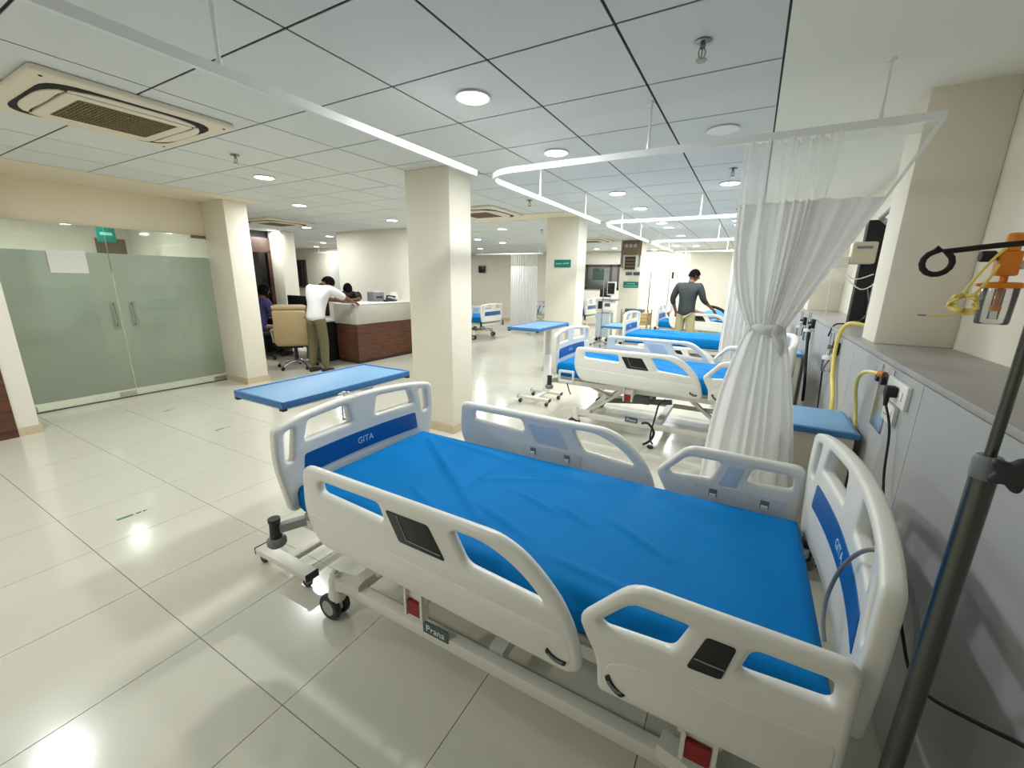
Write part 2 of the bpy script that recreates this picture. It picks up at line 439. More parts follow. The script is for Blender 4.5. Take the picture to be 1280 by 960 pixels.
# ------------------------------------------------------------------ ceiling lights
ORD = ['first', 'second', 'third', 'fourth', 'fifth', 'sixth', 'seventh', 'eighth', 'ninth', 'tenth', 'eleventh']
def l_rim(): return MB().lathe([(.088, 0), (.098, -.004), (.100, -.011), (.094, -.013), (.086, -.009)], seg=28).mesh('rim', True)
def l_lens(): return MB().lathe([(.087, -.002), (.086, -.010), (.04, -.0125), (.001, -.013)], seg=28).mesh('lens', True)
LAMP = bpy.data.lights.new('downlight_lamp', 'AREA'); LAMP.shape = 'DISK'; LAMP.size = .17; LAMP.energy = LAMP_W; LAMP.color = (0.965, 1.0, 1.0)
def downlight(x, y, label, on=True):
    t = thing('downlight', label, 'ceiling light', (x, y, CE), 0, 'round recessed ceiling downlights')
    ob('rim', cached('rim', l_rim), 'lamp_rim', t)
    me = cached('lens%d' % on, l_lens); ob('lens', me, 'lens' if on else 'lens_off', t)
    if on:
        l = bpy.data.objects.new('lamp', LAMP); COL.objects.link(l); l.parent = t; l.location = (0, 0, -.018)
for k, y in enumerate((2.18, 3.335, 5.085, 6.216, 7.82, 8.52, 10.03, 11.18, 12.9)):
    downlight(-1.5, y, '%s lit downlight from the camera in the row above the bed feet' % ORD[k])
downlight(-.31, 3.352, 'unlit round downlight above the top of the tied curtain', False)
for k, y in enumerate((5.06, 7.97, 8.5, 10.95)):
    downlight(-.34, y, '%s lit downlight in the row nearest the right wall' % ORD[k])
for x, y, l in ((-4.53, 2.8, 'lit downlight in front of the glass door column'), (-5.78, 4.04, 'lit downlight over the tan office chair'), (-5.69, 5.74, 'lit downlight above the reception counter edge, beside the white column'),
                (-9.46, 5.88, 'leftmost small lit downlight near the dark glass partition'), (-8.2, 5.84, 'lit downlight above the men at the counter'), (-9.37, 7.29, 'lit downlight behind the counter, nearest of the three beyond the white wall corner'),
                (-11.28, 8.54, 'middle of the three small downlights beyond the white wall corner'), (-13.0, 9.56, 'farthest of the three small downlights beyond the white wall corner'),
                (-4.53, 7.59, 'lit downlight between the two white columns, nearest one'), (-6.26, 9.27, 'lit downlight right beside the first white column edge, far back'), (-6.13, 10.29, 'lit downlight above the far left white curtain'),
                (-4.44, 13.26, 'left one of two lit downlights over the far window'), (-3.83, 13.1, 'right one of two lit downlights over the far window'), (-2.0, 12.74, 'lit downlight just right of the gas panel column'), (-2.85, 14.09, 'faint farthest downlight right behind the gas panel column'),
                (-4.65, .47, 'downlight above the floor at the left, outside the picture'), (-2.1, -1.0, 'added unseen downlight behind the camera above the bed row'), (-4.6, -1.6, 'downlight behind the camera at the left'), (-8.4, 2.3, 'downlight in the lobby near the glass door'), (-8.4, 1.25, 'added unseen downlight in the lobby between the two others'), (-8.4, .2, 'downlight in the lobby far from the glass door'), (-8.0, 12.0, 'downlight in the far left bay, hidden by the white column'), (-10.5, 12.5, 'downlight deep in the far left bay, hidden from view')):  # lamps behind the camera by the beds and mid-lobby: unseen, added for brightness
    downlight(x, y, l)
# sprinklers
def m_rose(): return MB().lathe([(.001, 0), (.034, 0), (.036, -.006), (.028, -.012), (.014, -.014), (.001, -.014)], seg=18).mesh('rose', True)
def m_head():
    b = MB().lathe([(.011, -.012), (.011, -.026), (.007, -.03), (.001, -.03)], seg=10).lathe([(.001, -.070), (.024, -.071), (.022, -.075), (.001, -.075)], seg=12)
    for s in (-1, 1): b.tube([(s * .009, 0, -.026), (s * .015, 0, -.042), (s * .011, 0, -.058), (0, 0, -.071)], .0028, 6)
    b.tube([(0, 0, -.03), (0, 0, -.06)], .003, 6); return b.mesh('frame', True)
for (x, y), l in zip(((-.32, 2.17), (-3.95, 2.21), (-2.62, 5.06), (-.29, 4.46), (-3.85, 8.0), (-.315, 6.81)),
                     ('large sprinkler head at the top right, nearest the camera', 'sprinkler head beside the near ceiling air conditioner', 'sprinkler head beside the second air conditioner, left of the curtain track', 'sprinkler head above the lit lamp left of the tied curtain', 'small sprinkler head left of the second white column', 'smallest sprinkler head far back beside the curtain')):
    t = thing('sprinkler', l, 'sprinkler', (x, y, CE), .5, 'ceiling sprinklers'); ob('rose', cached('rose', m_rose), 'brass', t); ob('sprinkler_frame', cached('sph', m_head), 'brass', t)
# ------------------------------------------------------------------ ceiling cassette air conditioners
def aircon(x, y, label, rz=0.0):
    t = thing('cassette_air_conditioner', label, 'air conditioner', (x, y, CE), rz, 'ceiling cassettes')
    S = .475
    sq = lambda a, r: rc([(-a, -a), (a, -a), (a, a), (-a, a)], r, 6)
    ob('panel', cached('acp', lambda: slab('panel', sq(S, .03), (), .035, .012, lambda u, v, w: (u, v, w - .0175))), 'ac', t)
    ob('slot', cached('acs', lambda: slab('slot', sq(.40, .17), [sq(.305, .08)], .006, .002, lambda u, v, w: (u, v, w - .037))), 'ac_dark', t)
    def louvre():
        pts = []
        for k in range(13):
            u = -.30 + .60 * k / 12; pts.append((u, .385 - .10 * (u / .30) ** 4 * .55))
        pts += [(u, v - .072 + .05 * abs(u / .30) ** 3) for u, v in pts[::-1]]
        return slab('louvre', pts, (), .01, .004, lambda u, v, w: (u, v, w - .043))
    for k in range(4):
        o = ob('louvre', cached('acl', louvre), 'ac', t); o.rotation_euler = (0, 0, k * PI / 2)
    ob('grille_frame', cached('acf', lambda: slab('grille_frame', sq(.30, .03), [sq(.235, .012)], .016, .006, lambda u, v, w: (u, v, w - .043))), 'ac', t)
    ob('grille_back', cached('acb', lambda: MB().box((-.24, -.24, -.038), (.24, .24, -.034)).mesh('b')), 'ac_dark', t)
    def gr():
        b = MB()
        for k in range(27):
            q = -.234 + .018 * k; b.box((-.235, q - .0055, -.050), (.235, q + .0055, -.042))
        for k in range(9):
            q = -.224 + .056 * k; b.box((q - .003, -.235, -.052), (q + .003, .235, -.044))
        return b.mesh('grille')
    ob('grille', cached('acg', gr), 'ac_grille', t)
    for k in range(4):
        a = PI / 4 + k * PI / 2
        ob('corner_screw', cached('acc', lambda: MB().lathe([(.001, -.036), (.008, -.036), (.008, -.039), (.001, -.039)], seg=8).mesh('sc')), 'ac_dark', t, (.60 * math.cos(a), .60 * math.sin(a), 0))
aircon(-3.66, 1.335, 'large beige ceiling cassette air conditioner at the upper left')
aircon(-3.72, 5.62, 'beige ceiling cassette between the two white columns')
aircon(-7.95, 5.05, 'beige ceiling cassette above the reception counter')
aircon(-3.65, 10.35, 'small beige ceiling cassette in front of the far window')
# ------------------------------------------------------------------ curtain tracks
RZ = 2.29
def sweep(mb, pts, w, h):
    pts = [Vector(p) for p in pts]; rings = []
    for i in range(len(pts)):
        d = (pts[min(i + 1, len(pts) - 1)] - pts[max(i - 1, 0)]).normalized(); sd = d.cross(Vector((0, 0, 1))).normalized()
        rings.append([mb.b.verts.new(pts[i] + sd * a * w / 2 + Vector((0, 0, c * h / 2))) for a, c in ((-1, -1), (1, -1), (1, 1), (-1, 1))])
    for a, c in zip(rings[:-1], rings[1:]):
        for k in range(4): mb.b.faces.new((a[k], a[(k + 1) % 4], c[(k + 1) % 4], c[k]))
    mb.b.faces.new(rings[0]); mb.b.faces.new(rings[-1][::-1]); return mb
def track(pts, hangers, label):
    t = thing('curtain_track', label, 'curtain track', (0, 0, 0), 0, 'ceiling hung curtain tracks')
    ob('rail', sweep(MB(), pts, .024, .036), 'alu', t)
    for x, y in hangers:
        ob('hanger', MB().tube([(x, y, RZ + .015), (x, y, CE + .003)], .0075, 8).tube([(x, y, RZ + .01), (x, y, RZ + .04)], .011, 8).tube([(x, y, CE - .012), (x, y, CE + .003)], .018, 10), 'alu', t)
track([(-1.81, -2.6, RZ), (-1.81, 2.66, RZ)], [(-1.81, 1.0), (-1.81, -.8)], 'long straight curtain track running overhead at the upper left')
for k, yc in enumerate((2.70, 5.48, 8.32, 11.1)):
    ye = (5.44, 8.28, 11.06, 13.9)[k]; R = .28
    arc = [(-1.81 + R - R * math.sin(a), yc + R - R * math.cos(a), RZ) for a in [PI / 2 * j / 8 for j in range(9)]]
    track([(.635, yc, RZ)] + arc + [(-1.81, ye, RZ)], [(-.635, yc), (.405, yc), (-1.81, yc + 1.0), (-1.81, yc + 2.2)],
          '%s L shaped curtain track from the camera, bending round a bed bay' % ORD[k])
# ------------------------------------------------------------------ curtains
def sm(t): t = max(0, min(1, t)); return t * t * (3 - 2 * t)
def lerp(a, b, t): return a + (b - a) * t
def tied_curtain():
    t = thing('tied_curtain', 'white hospital curtain with net top, knotted in the middle beside the near bed', 'curtain', (0, 2.70, 0))
    NS = 300; ztop, znet, ztie, zbot = 2.262, 1.965, 1.335, .06
    def pt(s, z):
        # s 0..1 along the cloth
        if s < .72: u = s / .72; xt = lerp(-.13, .27, u)
        else: u = 1; xt = lerp(.27, .625, (s - .72) / .28)
        pk = 1.0 if s < .70 else max(0.0, 1 - (s - .70) / .06)
        ph = s * 2 * PI * 8 + 1.5 * math.sin(s * 13) + .6 * math.sin(s * 31)
        xm = lerp(.005, .185, s)                       # at the tie
        xb = lerp(-.14, .37, s)
        if z >= ztie:
            f = max(0.0, (ztop - z) / (ztop - ztie))
            g = lerp(f ** lerp(4.5, 1.6, min(1, s / .6)), f ** 1.05, sm((s - .5) / .35))
            x = lerp(xt, xm, g); amp = lerp(.030 * pk + .004, .020, f)
            y = amp * math.sin(ph) + .016 * math.sin(s * 41 + z * 3) * f * (1 - f) * 4
            bulge = .05 * math.sin(PI * f) * math.sin(PI * s); y -= bulge
        else:
            f = min(1.0, (ztie - z) / (ztie - zbot)); g = 1 - (1 - f) ** lerp(3.4, 2.0, s)
            x = lerp(xm, xb, g); amp = lerp(.020, .045, sm(f * 1.6))
            y = amp * math.sin(ph * .5 + .3) + .02 * math.sin(s * 19 + 1) * f; y -= .05 * math.sin(PI * min(1, f * 1.3)) * math.sin(PI * s)
            if f < .22: y -= .03 * math.sin(PI * f / .22)
        off = -.015 - .17 * sm((2.0 - z) / 1.2)
        return (x * (2.70 + off) / 2.68, y + off, z)
    def grid(zs, s0=0.0, s1=1.0):
        b = bmesh.new(); n = max(2, int(NS * (s1 - s0))); rows = [[b.verts.new(pt(lerp(s0, s1, i / n), z)) for i in range(n + 1)] for z in zs]
        for a, c in zip(rows[:-1], rows[1:]):
            for i in range(n): b.faces.new((a[i], a[i + 1], c[i + 1], c[i]))
        me = bpy.data.meshes.new('cloth'); b.to_mesh(me); b.free()
        for p in me.polygons: p.use_smooth = True
        return me
    ob('net_top', grid([lerp(ztop, znet, k / 10) for k in range(11)], 0, .73), 'net', t)
    ob('net_flap', grid([lerp(ztop, znet, k / 10) for k in range(11)], .73, 1), 'net_clear', t)
    ob('edge_hem', grid([lerp(ztop, znet, k / 10) for k in range(11)], .985, 1), 'cloth', t, (0, -.003, 0)); ob('seam_tape', grid([znet + .006, znet - .004], 0, 1), 'cloth', t, (0, -.003, 0))
    ob('header_tape', grid([lerp(ztop + .004, ztop - .035, k / 2) for k in range(3)]), 'net', t, (0, .003, 0))
    ob('cloth', grid([lerp(znet, ztie, k / 40) for k in range(41)] + [lerp(ztie, zbot, k / 50) for k in range(1, 51)]), 'cloth', t)
    # knot
    kb = MB()
    kb.tube([(.035 + .013 * k, -.045 - .025 * math.sin(PI * k / 10), ztie + .006 * math.sin(k)) for k in range(11)], [.016 + .010 * math.sin(PI * k / 10) for k in range(11)], 12)
    kb.ball((.13, -.07, ztie - .01), .032, (1, .8, 1.1)); kb.tube([(.13, -.085, ztie - .02), (.16, -.09, ztie - .07), (.175, -.07, ztie - .13)], [.014, .02, .012], 8)
    ob('knot', kb, 'cloth', t, (-.004, -.085, 0))
    hk = MB()
    for k in range(14):
        x = -.12 + k * .029; hk.tube([(x, 0, RZ - .02), (x, 0, ztop - .01)], .003, 5)
    hk.tube([(.62, 0, RZ - .02), (.62, 0, ztop - .01)], .003, 5)
    ob('glider_hooks', hk, 'alu', t)
tied_curtain()
def hung_curtain(x0, x1, y, label, n=9, alongy=False, flare=1.15, ztop=2.262):
    NS = n * 10; b = bmesh.new(); t = thing('hung_curtain', label, 'curtain', ((x0 + x1) / 2, y, 0), 0, 'drawn back white curtains')
    W = x1 - x0
    def rows(zs):
        b = bmesh.new(); R = []
        for z in zs:
            f = (ztop - z) / ztop; r = []
            for i in range(NS + 1):
                s = i / NS; x = (s - .5) * W * lerp(1, flare, f); r.append(b.verts.new((x, lerp(.028, .045, f) * math.sin(s * 2 * PI * n + .6 * math.sin(s * 9)) + .01 * math.sin(s * 31 + z * 2), z)))
            R.append(r)
        for a, c in zip(R[:-1], R[1:]):
            for i in range(NS): b.faces.new((a[i], a[i + 1], c[i + 1], c[i]))
        me = bpy.data.meshes.new('c'); b.to_mesh(me); b.free()
        for p in me.polygons: p.use_smooth = True
        return me
    ob('net_top', rows([lerp(ztop, 1.95, k / 4) for k in range(5)]), 'net', t); ob('cloth', rows([lerp(1.95, .06, k / 16) for k in range(17)]), 'cloth', t)
hung_curtain(-.24, .16, 5.48, 'white curtain hanging just behind the tied curtain, beside the second bed')
hung_curtain(-.30, .20, 8.32, 'white curtain hanging farther back behind the third bed', 8)
hung_curtain(-1.72, -1.38, 11.1, 'narrow white curtain by the man in the grey shirt, far end', 6)
track([(-7.4, 10.9, RZ), (-5.2, 10.9, RZ)], [(-7.2, 10.9), (-5.3, 10.9)], 'straight curtain track of the far left bay')
track([(-12.2, 8.9, RZ), (-9.9, 8.9, RZ)], [(-12.0, 8.9), (-10.0, 8.9)], 'straight curtain track beyond the reception counter')
hung_curtain(-6.2, -5.35, 10.9, 'wide white curtain in the far left bay between the columns', 12, flare=1.02)
hung_curtain(-11.55, -10.6, 8.9, 'white curtain behind the men at the counter', 10, flare=1.0)

# ------------------------------------------------------------------ hospital beds
def circle(cx, cy, r, n=16): return [(cx + r * math.cos(2 * PI * k / n), cy + r * math.sin(2 * PI * k / n)) for k in range(n)]
LONG = rc([(-.80, .812), (-.812, .60), (-.735, .462), (.395, .428), (.428, .45), (.429, .482), (.406, .575), (.358, .662), (.292, .729), (.225, .779), (.141, .809)],
          [.05, .06, .06, .02, .02, .03, .06, .06, .06, .06, .08])
LONG_H = [rc([(-.70, .765), (-.70, .712), (-.338, .695), (-.365, .765)], [.02, .02, .03, .02]),
          rc([(-.04, .765), (.023, .656), (.308, .633), (.247, .692), (.17, .738), (.082, .766)], [.025, .025, .02, .05, .05, .05])]
LONG_B = rc([(-.324, .757), (-.128, .757), (-.055, .645), (-.262, .648)], .012)
SHORT = rc([(.412, .643), (.55, .802), (1.005, .800), (1.03, .776), (1.035, .43), (.481, .426), (.472, .531), (.437, .591)], [.03, .05, .04, .03, .05, .02, .06, .06])
SHORT_H = [rc([(.473, .655), (.556, .747), (.70, .747), (.664, .655), (.49, .640)], [.015, .03, .015, .02, .02]),
           rc([(.832, .747), (.986, .747), (.991, .685), (.811, .672)], [.02, .02, .02, .02])]
SHORT_B = rc([(.735, .742), (.800, .742), (.778, .640), (.700, .636)], .010)
def kidney(cx, cz, ang):
    p = []
    for k in range(9):
        a = -1 + 2 * k / 8; p.append((a * .034, .010 * a * a))
    top = [(u, v + .009) for u, v in p]; bot = [(u, v - .009) for u, v in p[::-1]]
    q = rc(top + bot, .006, 2); c, s = math.cos(ang), math.sin(ang)
    return [(cx + u * c - v * s, cz + u * s + v * c) for u, v in q]
BW = .530
BOARD = rc([(-.485, .47), (-BW - .01, .74), (-BW, .905), (-.40, .927), (-.15, .945), (.15, .945), (.40, .927), (BW, .905), (BW + .01, .74), (.485, .47)], [.03, .2, .035, .1, .1, .1, .1, .035, .2, .03])
BOARD_H = [rc([(q * sg, w) for q, w in h], [.018, .018, .02, .018]) for h in ([(.425, .885), (.480, .872), (.490, .735), (.452, .722)], [(.345, .893), (.375, .800), (.085, .800), (.105, .906)]) for sg in (-1, 1)]
RIDGES = [((-1.608, 1.844), (-.838, 1.249), .011, .020), ((-1.06, 1.421), (-1.061, 1.776), .006, .014), ((-.933, 1.372), (-.621, 1.253), .007, .014), ((-.629, 1.539), (-.435, 1.456), .006, .014), ((-.397, 1.546), (-.133, 1.396), .006, .016),
          ((-.867, 1.564), (-.581, 1.471), .005, .014), ((-1.70, 1.70), (-1.62, 1.86), .006, .016), ((-1.55, 1.90), (-.9, 1.80), .007, .03), ((-1.3, 1.35), (-.95, 1.18), .005, .015), ((-.5, 1.2), (-.05, 1.15), .004, .02), ((-.2, 1.75), (.15, 1.5), .004, .03), ((-1.1, 1.55), (-.7, 1.75), .004, .015)]
def mattress_mesh():
    x0, x1, y0, y1, z0, z1 = -1.055, 1.03, -.45, .45, .455, .605; r = .05; NX, NY = 130, 60
    bm = bmesh.new()
    def hgt(x, y):
        wx, wy = x - .72, y + 1.52; h = 0
        for (ax, ay), (bx_, by_), am, wd_ in RIDGES:
            dx, dy = bx_ - ax, by_ - ay; L2 = dx * dx + dy * dy; tt = max(0, min(1, ((wx - ax) * dx + (wy - ay) * dy) / L2))
            d = math.hypot(wx - ax - tt * dx, wy - ay - tt * dy); h += 2.5 * am * math.exp(-(d / (wd_ * .75)) ** 2) * (.3 + .7 * math.sin(PI * max(.08, min(.92, tt))))
        h += .0025 * math.sin(wx * 9 + wy * 5) * math.sin(wy * 11 - wx * 3)
        return h
    def edge(d): d = max(0.0, d); return 0 if d >= r else r - math.sqrt(max(0, r * r - (r - d) ** 2))
    top = []
    for i in range(NX + 1):
        row = []
        for j in range(NY + 1):
            x = lerp(x0, x1, i / NX); y = lerp(y0, y1, j / NY); d = min(x - x0, x1 - x, y - y0, y1 - y)
            row.append(bm.verts.new((x, y, z1 - edge(d) * 1.0 + hgt(x, y) * min(1, d / .08))))
        top.append(row)
    for i in range(NX):
        for j in range(NY): bm.faces.new((top[i][j], top[i + 1][j], top[i + 1][j + 1], top[i][j + 1]))
    ring = [top[i][0] for i in range(NX + 1)] + [top[NX][j] for j in range(1, NY + 1)] + [top[i][NY] for i in range(NX - 1, -1, -1)] + [top[0][j] for j in range(NY - 1, 0, -1)]
    prev = ring
    for k in range(1, 6):
        z = lerp(z1 - r, z0, k / 5); ins = .02 * sm((k - 3) / 2)
        cur = []
        for q, v in enumerate(ring):
            x, y = v.co.x, v.co.y; wob = .004 * math.sin(q * .7) * (k / 5)
            cur.append(bm.verts.new((x * (1 - ins * .9) + wob, y * (1 - ins * 2) + wob, z)))
        for q in range(len(ring)): bm.faces.new((prev[q], prev[(q + 1) % len(ring)], cur[(q + 1) % len(ring)], cur[q]))
        prev = cur
    bm.faces.new(prev[::-1]); bmesh.ops.recalc_face_normals(bm, faces=bm.faces[:])
    me = bpy.data.meshes.new('mattress'); bm.to_mesh(me); bm.free()
    for p in me.polygons: p.use_smooth = True
    return me
def caster_house():
    b = MB().lathe([(.001, .235), (.020, .235), (.024, .22), (.030, .205), (.032, .135), (.038, .125), (.040, .10), (.001, .098)], seg=16)
    b.box((-.045, -.014, .045), (.022, .014, .12), .006)
    b.lathe([(.001, .250), (.010, .250), (.012, .244), (.012, .232), (.001, .232)], seg=10)
    return b.mesh('h', True)
def caster_tyre():
    b = MB()
    for s in (-1, 1):
        c = (-.02, s * .026, .0625)
        b.lathe([(.030, -.014), (.058, -.014), (.0625, -.007), (.0625, .007), (.058, .014), (.030, .014)], c, 24, 'y')
    return b.mesh('t', True)
def caster_hub():
    b = MB()
    for s in (-1, 1): b.lathe([(.001, -.013 * s), (.032, -.012 * s), (.038, -.004 * s), (.038, .011 * s), (.001, .011 * s)], (-.02, s * .030, .0625), 20, 'y')
    return b.mesh('hub', True)
def bumper_post(): return MB().lathe([(.001, .36), (.024, .36), (.026, .385), (.023, .445), (.027, .45), (.027, .466), (.001, .466)], seg=14).mesh('b', True)
def bumper_wheel(): return MB().lathe([(.001, .325), (.036, .325), (.043, .336), (.043, .356), (.034, .368), (.001, .37)], seg=18).mesh('b', True)
def board_mesh(sgn):
    me = slab('board', BOARD, BOARD_H, .046, .0135, lambda u, v, w: (w, u, v))
    b = bmesh.new(); b.from_mesh(me)
    for k in range(-9, 10):
        bmesh.ops.bisect_plane(b, geom=b.verts[:] + b.edges[:] + b.faces[:], plane_co=(0, k * .053, 0), plane_no=(0, 1, 0))
    for v in b.verts: v.co.x = sgn * (v.co.x + .045 * (1 - (v.co.y / .52) ** 2))
    bmesh.ops.recalc_face_normals(b, faces=b.faces[:])
    b.to_mesh(me); b.free()
    for p in me.polygons: p.use_smooth = True
    me.set_sharp_from_angle(angle=math.radians(50)); return me
def panel_mesh(sgn, side):
    # blue strip let into a board face
    me = slab('strip', rc([(-.385, .735), (-.40, .628), (.40, .628), (.385, .735)], .014), (), .004, .0015, lambda u, v, w: (w, u, v))
    b = bmesh.new(); b.from_mesh(me)
    for k in range(-9, 10):
        bmesh.ops.bisect_plane(b, geom=b.verts[:] + b.edges[:] + b.faces[:], plane_co=(0, k * .053, 0), plane_no=(0, 1, 0))
    for v in b.verts: v.co.x = sgn * (side * .0235 + v.co.x + .045 * (1 - (v.co.y / .52) ** 2))
    bmesh.ops.recalc_face_normals(b, faces=b.faces[:])
    b.to_mesh(me); b.free(); return me
def bed(name, bxw, byw, raise_, label, rz=0.0, rails_down=(False, False), brand=True, detail=True):
    t = thing(name, label, 'hospital bed', (bxw, byw, 0), rz, 'adjustable hospital beds')
    r = raise_
    # base
    for s in (-1, 1):
        bm_ = ob('base_beam', cached('bb%d' % s, lambda: MB().box((-.84, s * .47, .135), (.86, s * .425, .190), .004).mesh('bb', True)), 'white_metal', t)
        if brand:
            np_ = ob('name_plate', cached('npl%d' % s, lambda: MB().box((-.262, s * .468, .172), (-.135, s * .4735, .228), .002).mesh('n')), 'plate_dark', bm_)
    if brand:
        def prana():
            me = text_mesh('Prana', .042); return remap(me, lambda x, y, z: (-.198 + x, -.4745 - z, .199 + y))
        ob('name_lettering', cached('prana', prana), 'paper', [c for c in t.children if c.name.startswith('base_beam')][0])
    for x in (-.70, .05, .72):
        ob('cross_beam', cached('cb%.2f' % x, lambda: MB().box((x - .03, -.415, .145), (x + .03, .415, .195)).mesh('cb')), 'white_metal', t)
    ob('actuator', cached('act', lambda: MB().tube([(-.62, .06, .21), (.1, .06, .30)], .03, 12).box((-.30, -.02, .25), (-.12, .14, .34), .01).mesh('a', True)), 'grey_plastic', t)
    for x in (-.79, .80):
        for s in (-1, 1):
            c = ob('caster', cached('ch', caster_house), 'white_metal', t, (x, s * .475, 0))
            ob('tyre', cached('ct', caster_tyre), 'rubber', c); ob('hub', cached('chb', caster_hub), 'hub_grey', c)
            ob('corner_arm', cached('arm%.1f%d' % (x, s), lambda: MB().bar((x, s * .47, .19), (x * .82, s * .44, .19), .06, .055).mesh('ar')), 'white_metal', c, (-x, -s * .475, 0))
    # lift linkage
    zt = .39 + r; hyp = .36
    for x, sg in ((-.62, 1), (.62, -1)):
        for s in (-1, 1):
            top = (x + sg * .34, s * .33, zt); low = (x - sg * .02, s * .33, .215)
            ob('lift_arm', MB().bar(low, top, .03, .055, (0, 1, 0)).tube([(low[0], s * .30, low[2]), (low[0], s * .36, low[2])], .02, 10).tube([(top[0], s * .30, top[2]), (top[0], s * .36, top[2])], .02, 10), 'white_metal', t)
            mid = ((low[0] + top[0]) / 2, s * .30, (low[2] + top[2]) / 2)
            ob('lift_strut', MB().bar(mid, (x - sg * .16, s * .30, zt - .01), .02, .04, (0, 1, 0)), 'white_metal', t)
    # upper frame
    uf = ob('upper_frame', cached('uf', lambda: MB().box((-1.02, -.44, .37), (1.02, -.39, .42)).box((-1.02, .39, .37), (1.02, .44, .42)).box((-1.06, -.44, .37), (-1.01, .44, .42)).box((1.0, -.44, .37), (1.05, .44, .42)).box((-.03, -.4, .37), (.03, .4, .41)).mesh('u')), 'white_metal', t, (0, 0, r))
    ob('deck', cached('dk', lambda: MB().box((-1.03, -.44, .425), (-.45, .44, .452), .006).box((-.44, -.44, .425), (.12, .44, .452), .006).box((.13, -.44, .425), (1.02, .44, .452), .006).mesh('d')), 'hub_grey', t, (0, 0, r))
    ob('mattress', cached('mat', mattress_mesh), 'sheet', t, (0, 0, r))
    for x in (-1.085, 1.085):
        for s in (-1, 1):
            b = ob('corner_bumper', cached('bp', bumper_post), 'rubber', t, (x, s * .553, r)); ob('roller', cached('bw', bumper_wheel), 'grey_plastic', b)
            ob('bumper_arm', cached('ba%.1f%d' % (x, s), lambda: MB().bar((0, 0, .41), (-x * .05, -s * .12, .41), .035, .04).mesh('ba')), 'hub_grey', b)
    # end boards
    for sgn, x, dz, nm in ((-1, -1.055, 0.0, 'footboard'), (1, 1.05, .065, 'headboard')):
        e = ob(nm, cached('board%d' % sgn, lambda: board_mesh(sgn)), 'plastic', t, (x, 0, r + dz))
        for side in (1, -1):
            p = ob('blue_panel', cached('strip%d%d' % (sgn, side), lambda: panel_mesh(sgn, side)), 'panel_blue', e)
            if brand and side == -1:
                def gita():
                    me = text_mesh('GITA', .050)
                    return remap(me, lambda a, b_, c: (sgn * (-.0258 + .045 * (1 - (a / .52) ** 2)) - sgn * c, -a * sgn, .681 + b_))
                ob('lettering', cached('gita%d' % sgn, gita), 'ink_pale', p)
    # side rails
    for s in (-1, 1):
        dz = r - (.34 if rails_down[0 if s < 0 else 1] else 0)
        for nm, OUT, HO, BL, kc in (('long', LONG, LONG_H, LONG_B, (.352, .470, -.3)), ('short', SHORT, SHORT_H, SHORT_B, (.527, .470, -.75))):
            rl = ob('side_rail', cached('rail' + nm, lambda: slab('rail', OUT, HO, .042, .018, lambda u, v, w: (u, w, v))), 'plastic', t, (0, s * .552, dz))
            if nm == 'long': RL = [(-.785, .61), (-.715, .482), (.385, .448), (.405, .49), (.38, .56), (-.60, .595)]
            else: RL = [(.502, .445), (1.015, .447), (1.012, .60), (.60, .575), (.50, .54)]
            ob('lower_panel', cached('lpn%s%d' % (nm, s), lambda: slab('lw', rc(RL, .03), (), .012, .0055, lambda u, v, w: (u, s * .0168 + w, v))), 'plastic', rl)
            ins = ob('control_panel', cached('ctl%s%d' % (nm, s), lambda: slab('cp', BL, (), .006, .002, lambda u, v, w: (u, s * .0215 + w, v))), 'black', rl)
            def glint():
                if nm == 'long': return MB().bar((-.265, s * .0253, .75), (-.225, s * .0253, .668), .002, .003, (0, 1, 0)).bar((-.225, s * .0253, .668), (-.075, s * .0253, .662), .002, .003, (0, 1, 0)).mesh('g')
                return MB().bar((.715, s * .0253, .672), (.782, s * .0253, .672), .002, .003, (0, 1, 0)).mesh('g')
            ob('painted_glint', cached('gl%s%d' % (nm, s), glint), 'hub_grey', ins)  # highlight on the black panel, drawn as thin pale grey bars
            ob('inner_panel', cached('inp%s%d' % (nm, s), lambda: slab('ip', BL, (), .004, .0015, lambda u, v, w: (u, -s * .0215 + w, v))), 'plastic_blue', rl)
            ob('release_slot', cached('slot%s%d' % (nm, s), lambda: slab('sl', kidney(*kc), (), .006, .002, lambda u, v, w: (u, s * .0235 + w, v))), 'black', rl)
            ob('slot_tongue', cached('tong%s%d' % (nm, s), lambda: slab('st', [(kc[0] + (u - kc[0]) * .72, kc[1] + (v - kc[1]) * .5) for u, v in kidney(*kc)], (), .006, .002, lambda u, v, w: (u, s * .0265 + w, v))), 'grey_plastic', rl)
            a, c = (-.36, .02) if nm == 'long' else (.60, .98)
            lp = ob('latch_plate', cached('lp%s%d' % (nm, s), lambda: slab('lp', rc([(a, .53), (c, .53), (c, .632), (a, .632)], .015), (), .008, .003, lambda u, v, w: (u, -s * .022 + w, v))), 'latch', rl)
            for q in (.22, .78):
                xx = lerp(a, c, q)
                ob('latch', cached('la%s%d%.1f' % (nm, s, q), lambda: MB().box((xx - .018, -s * .024, .572), (xx + .018, -s * .028, .612), .002).mesh('l')), 'grey_plastic', lp)
                ob('latch_button', cached('lb%s%d%.1f' % (nm, s, q), lambda: MB().box((xx - .014, -s * .026, .568), (xx + .014, -s * .036, .590), .003).mesh('l')), 'plastic', lp)
            xb = -.24 if nm == 'long' else .756
            br = ob('rail_bracket', cached('rb%s%d' % (nm, s), lambda: MB().box((xb - .055, -s * .022, .375), (xb + .055, -s * .11, .43), .004).box((xb - .045, -s * .005, .305), (xb - .034, -s * .045, .44)).box((xb + .034, -s * .005, .305), (xb + .045, -s * .045, .44)).box((xb - .03, -s * .03, .36), (xb + .03, -s * .06, .44)).mesh('rb')), 'white_metal', rl)
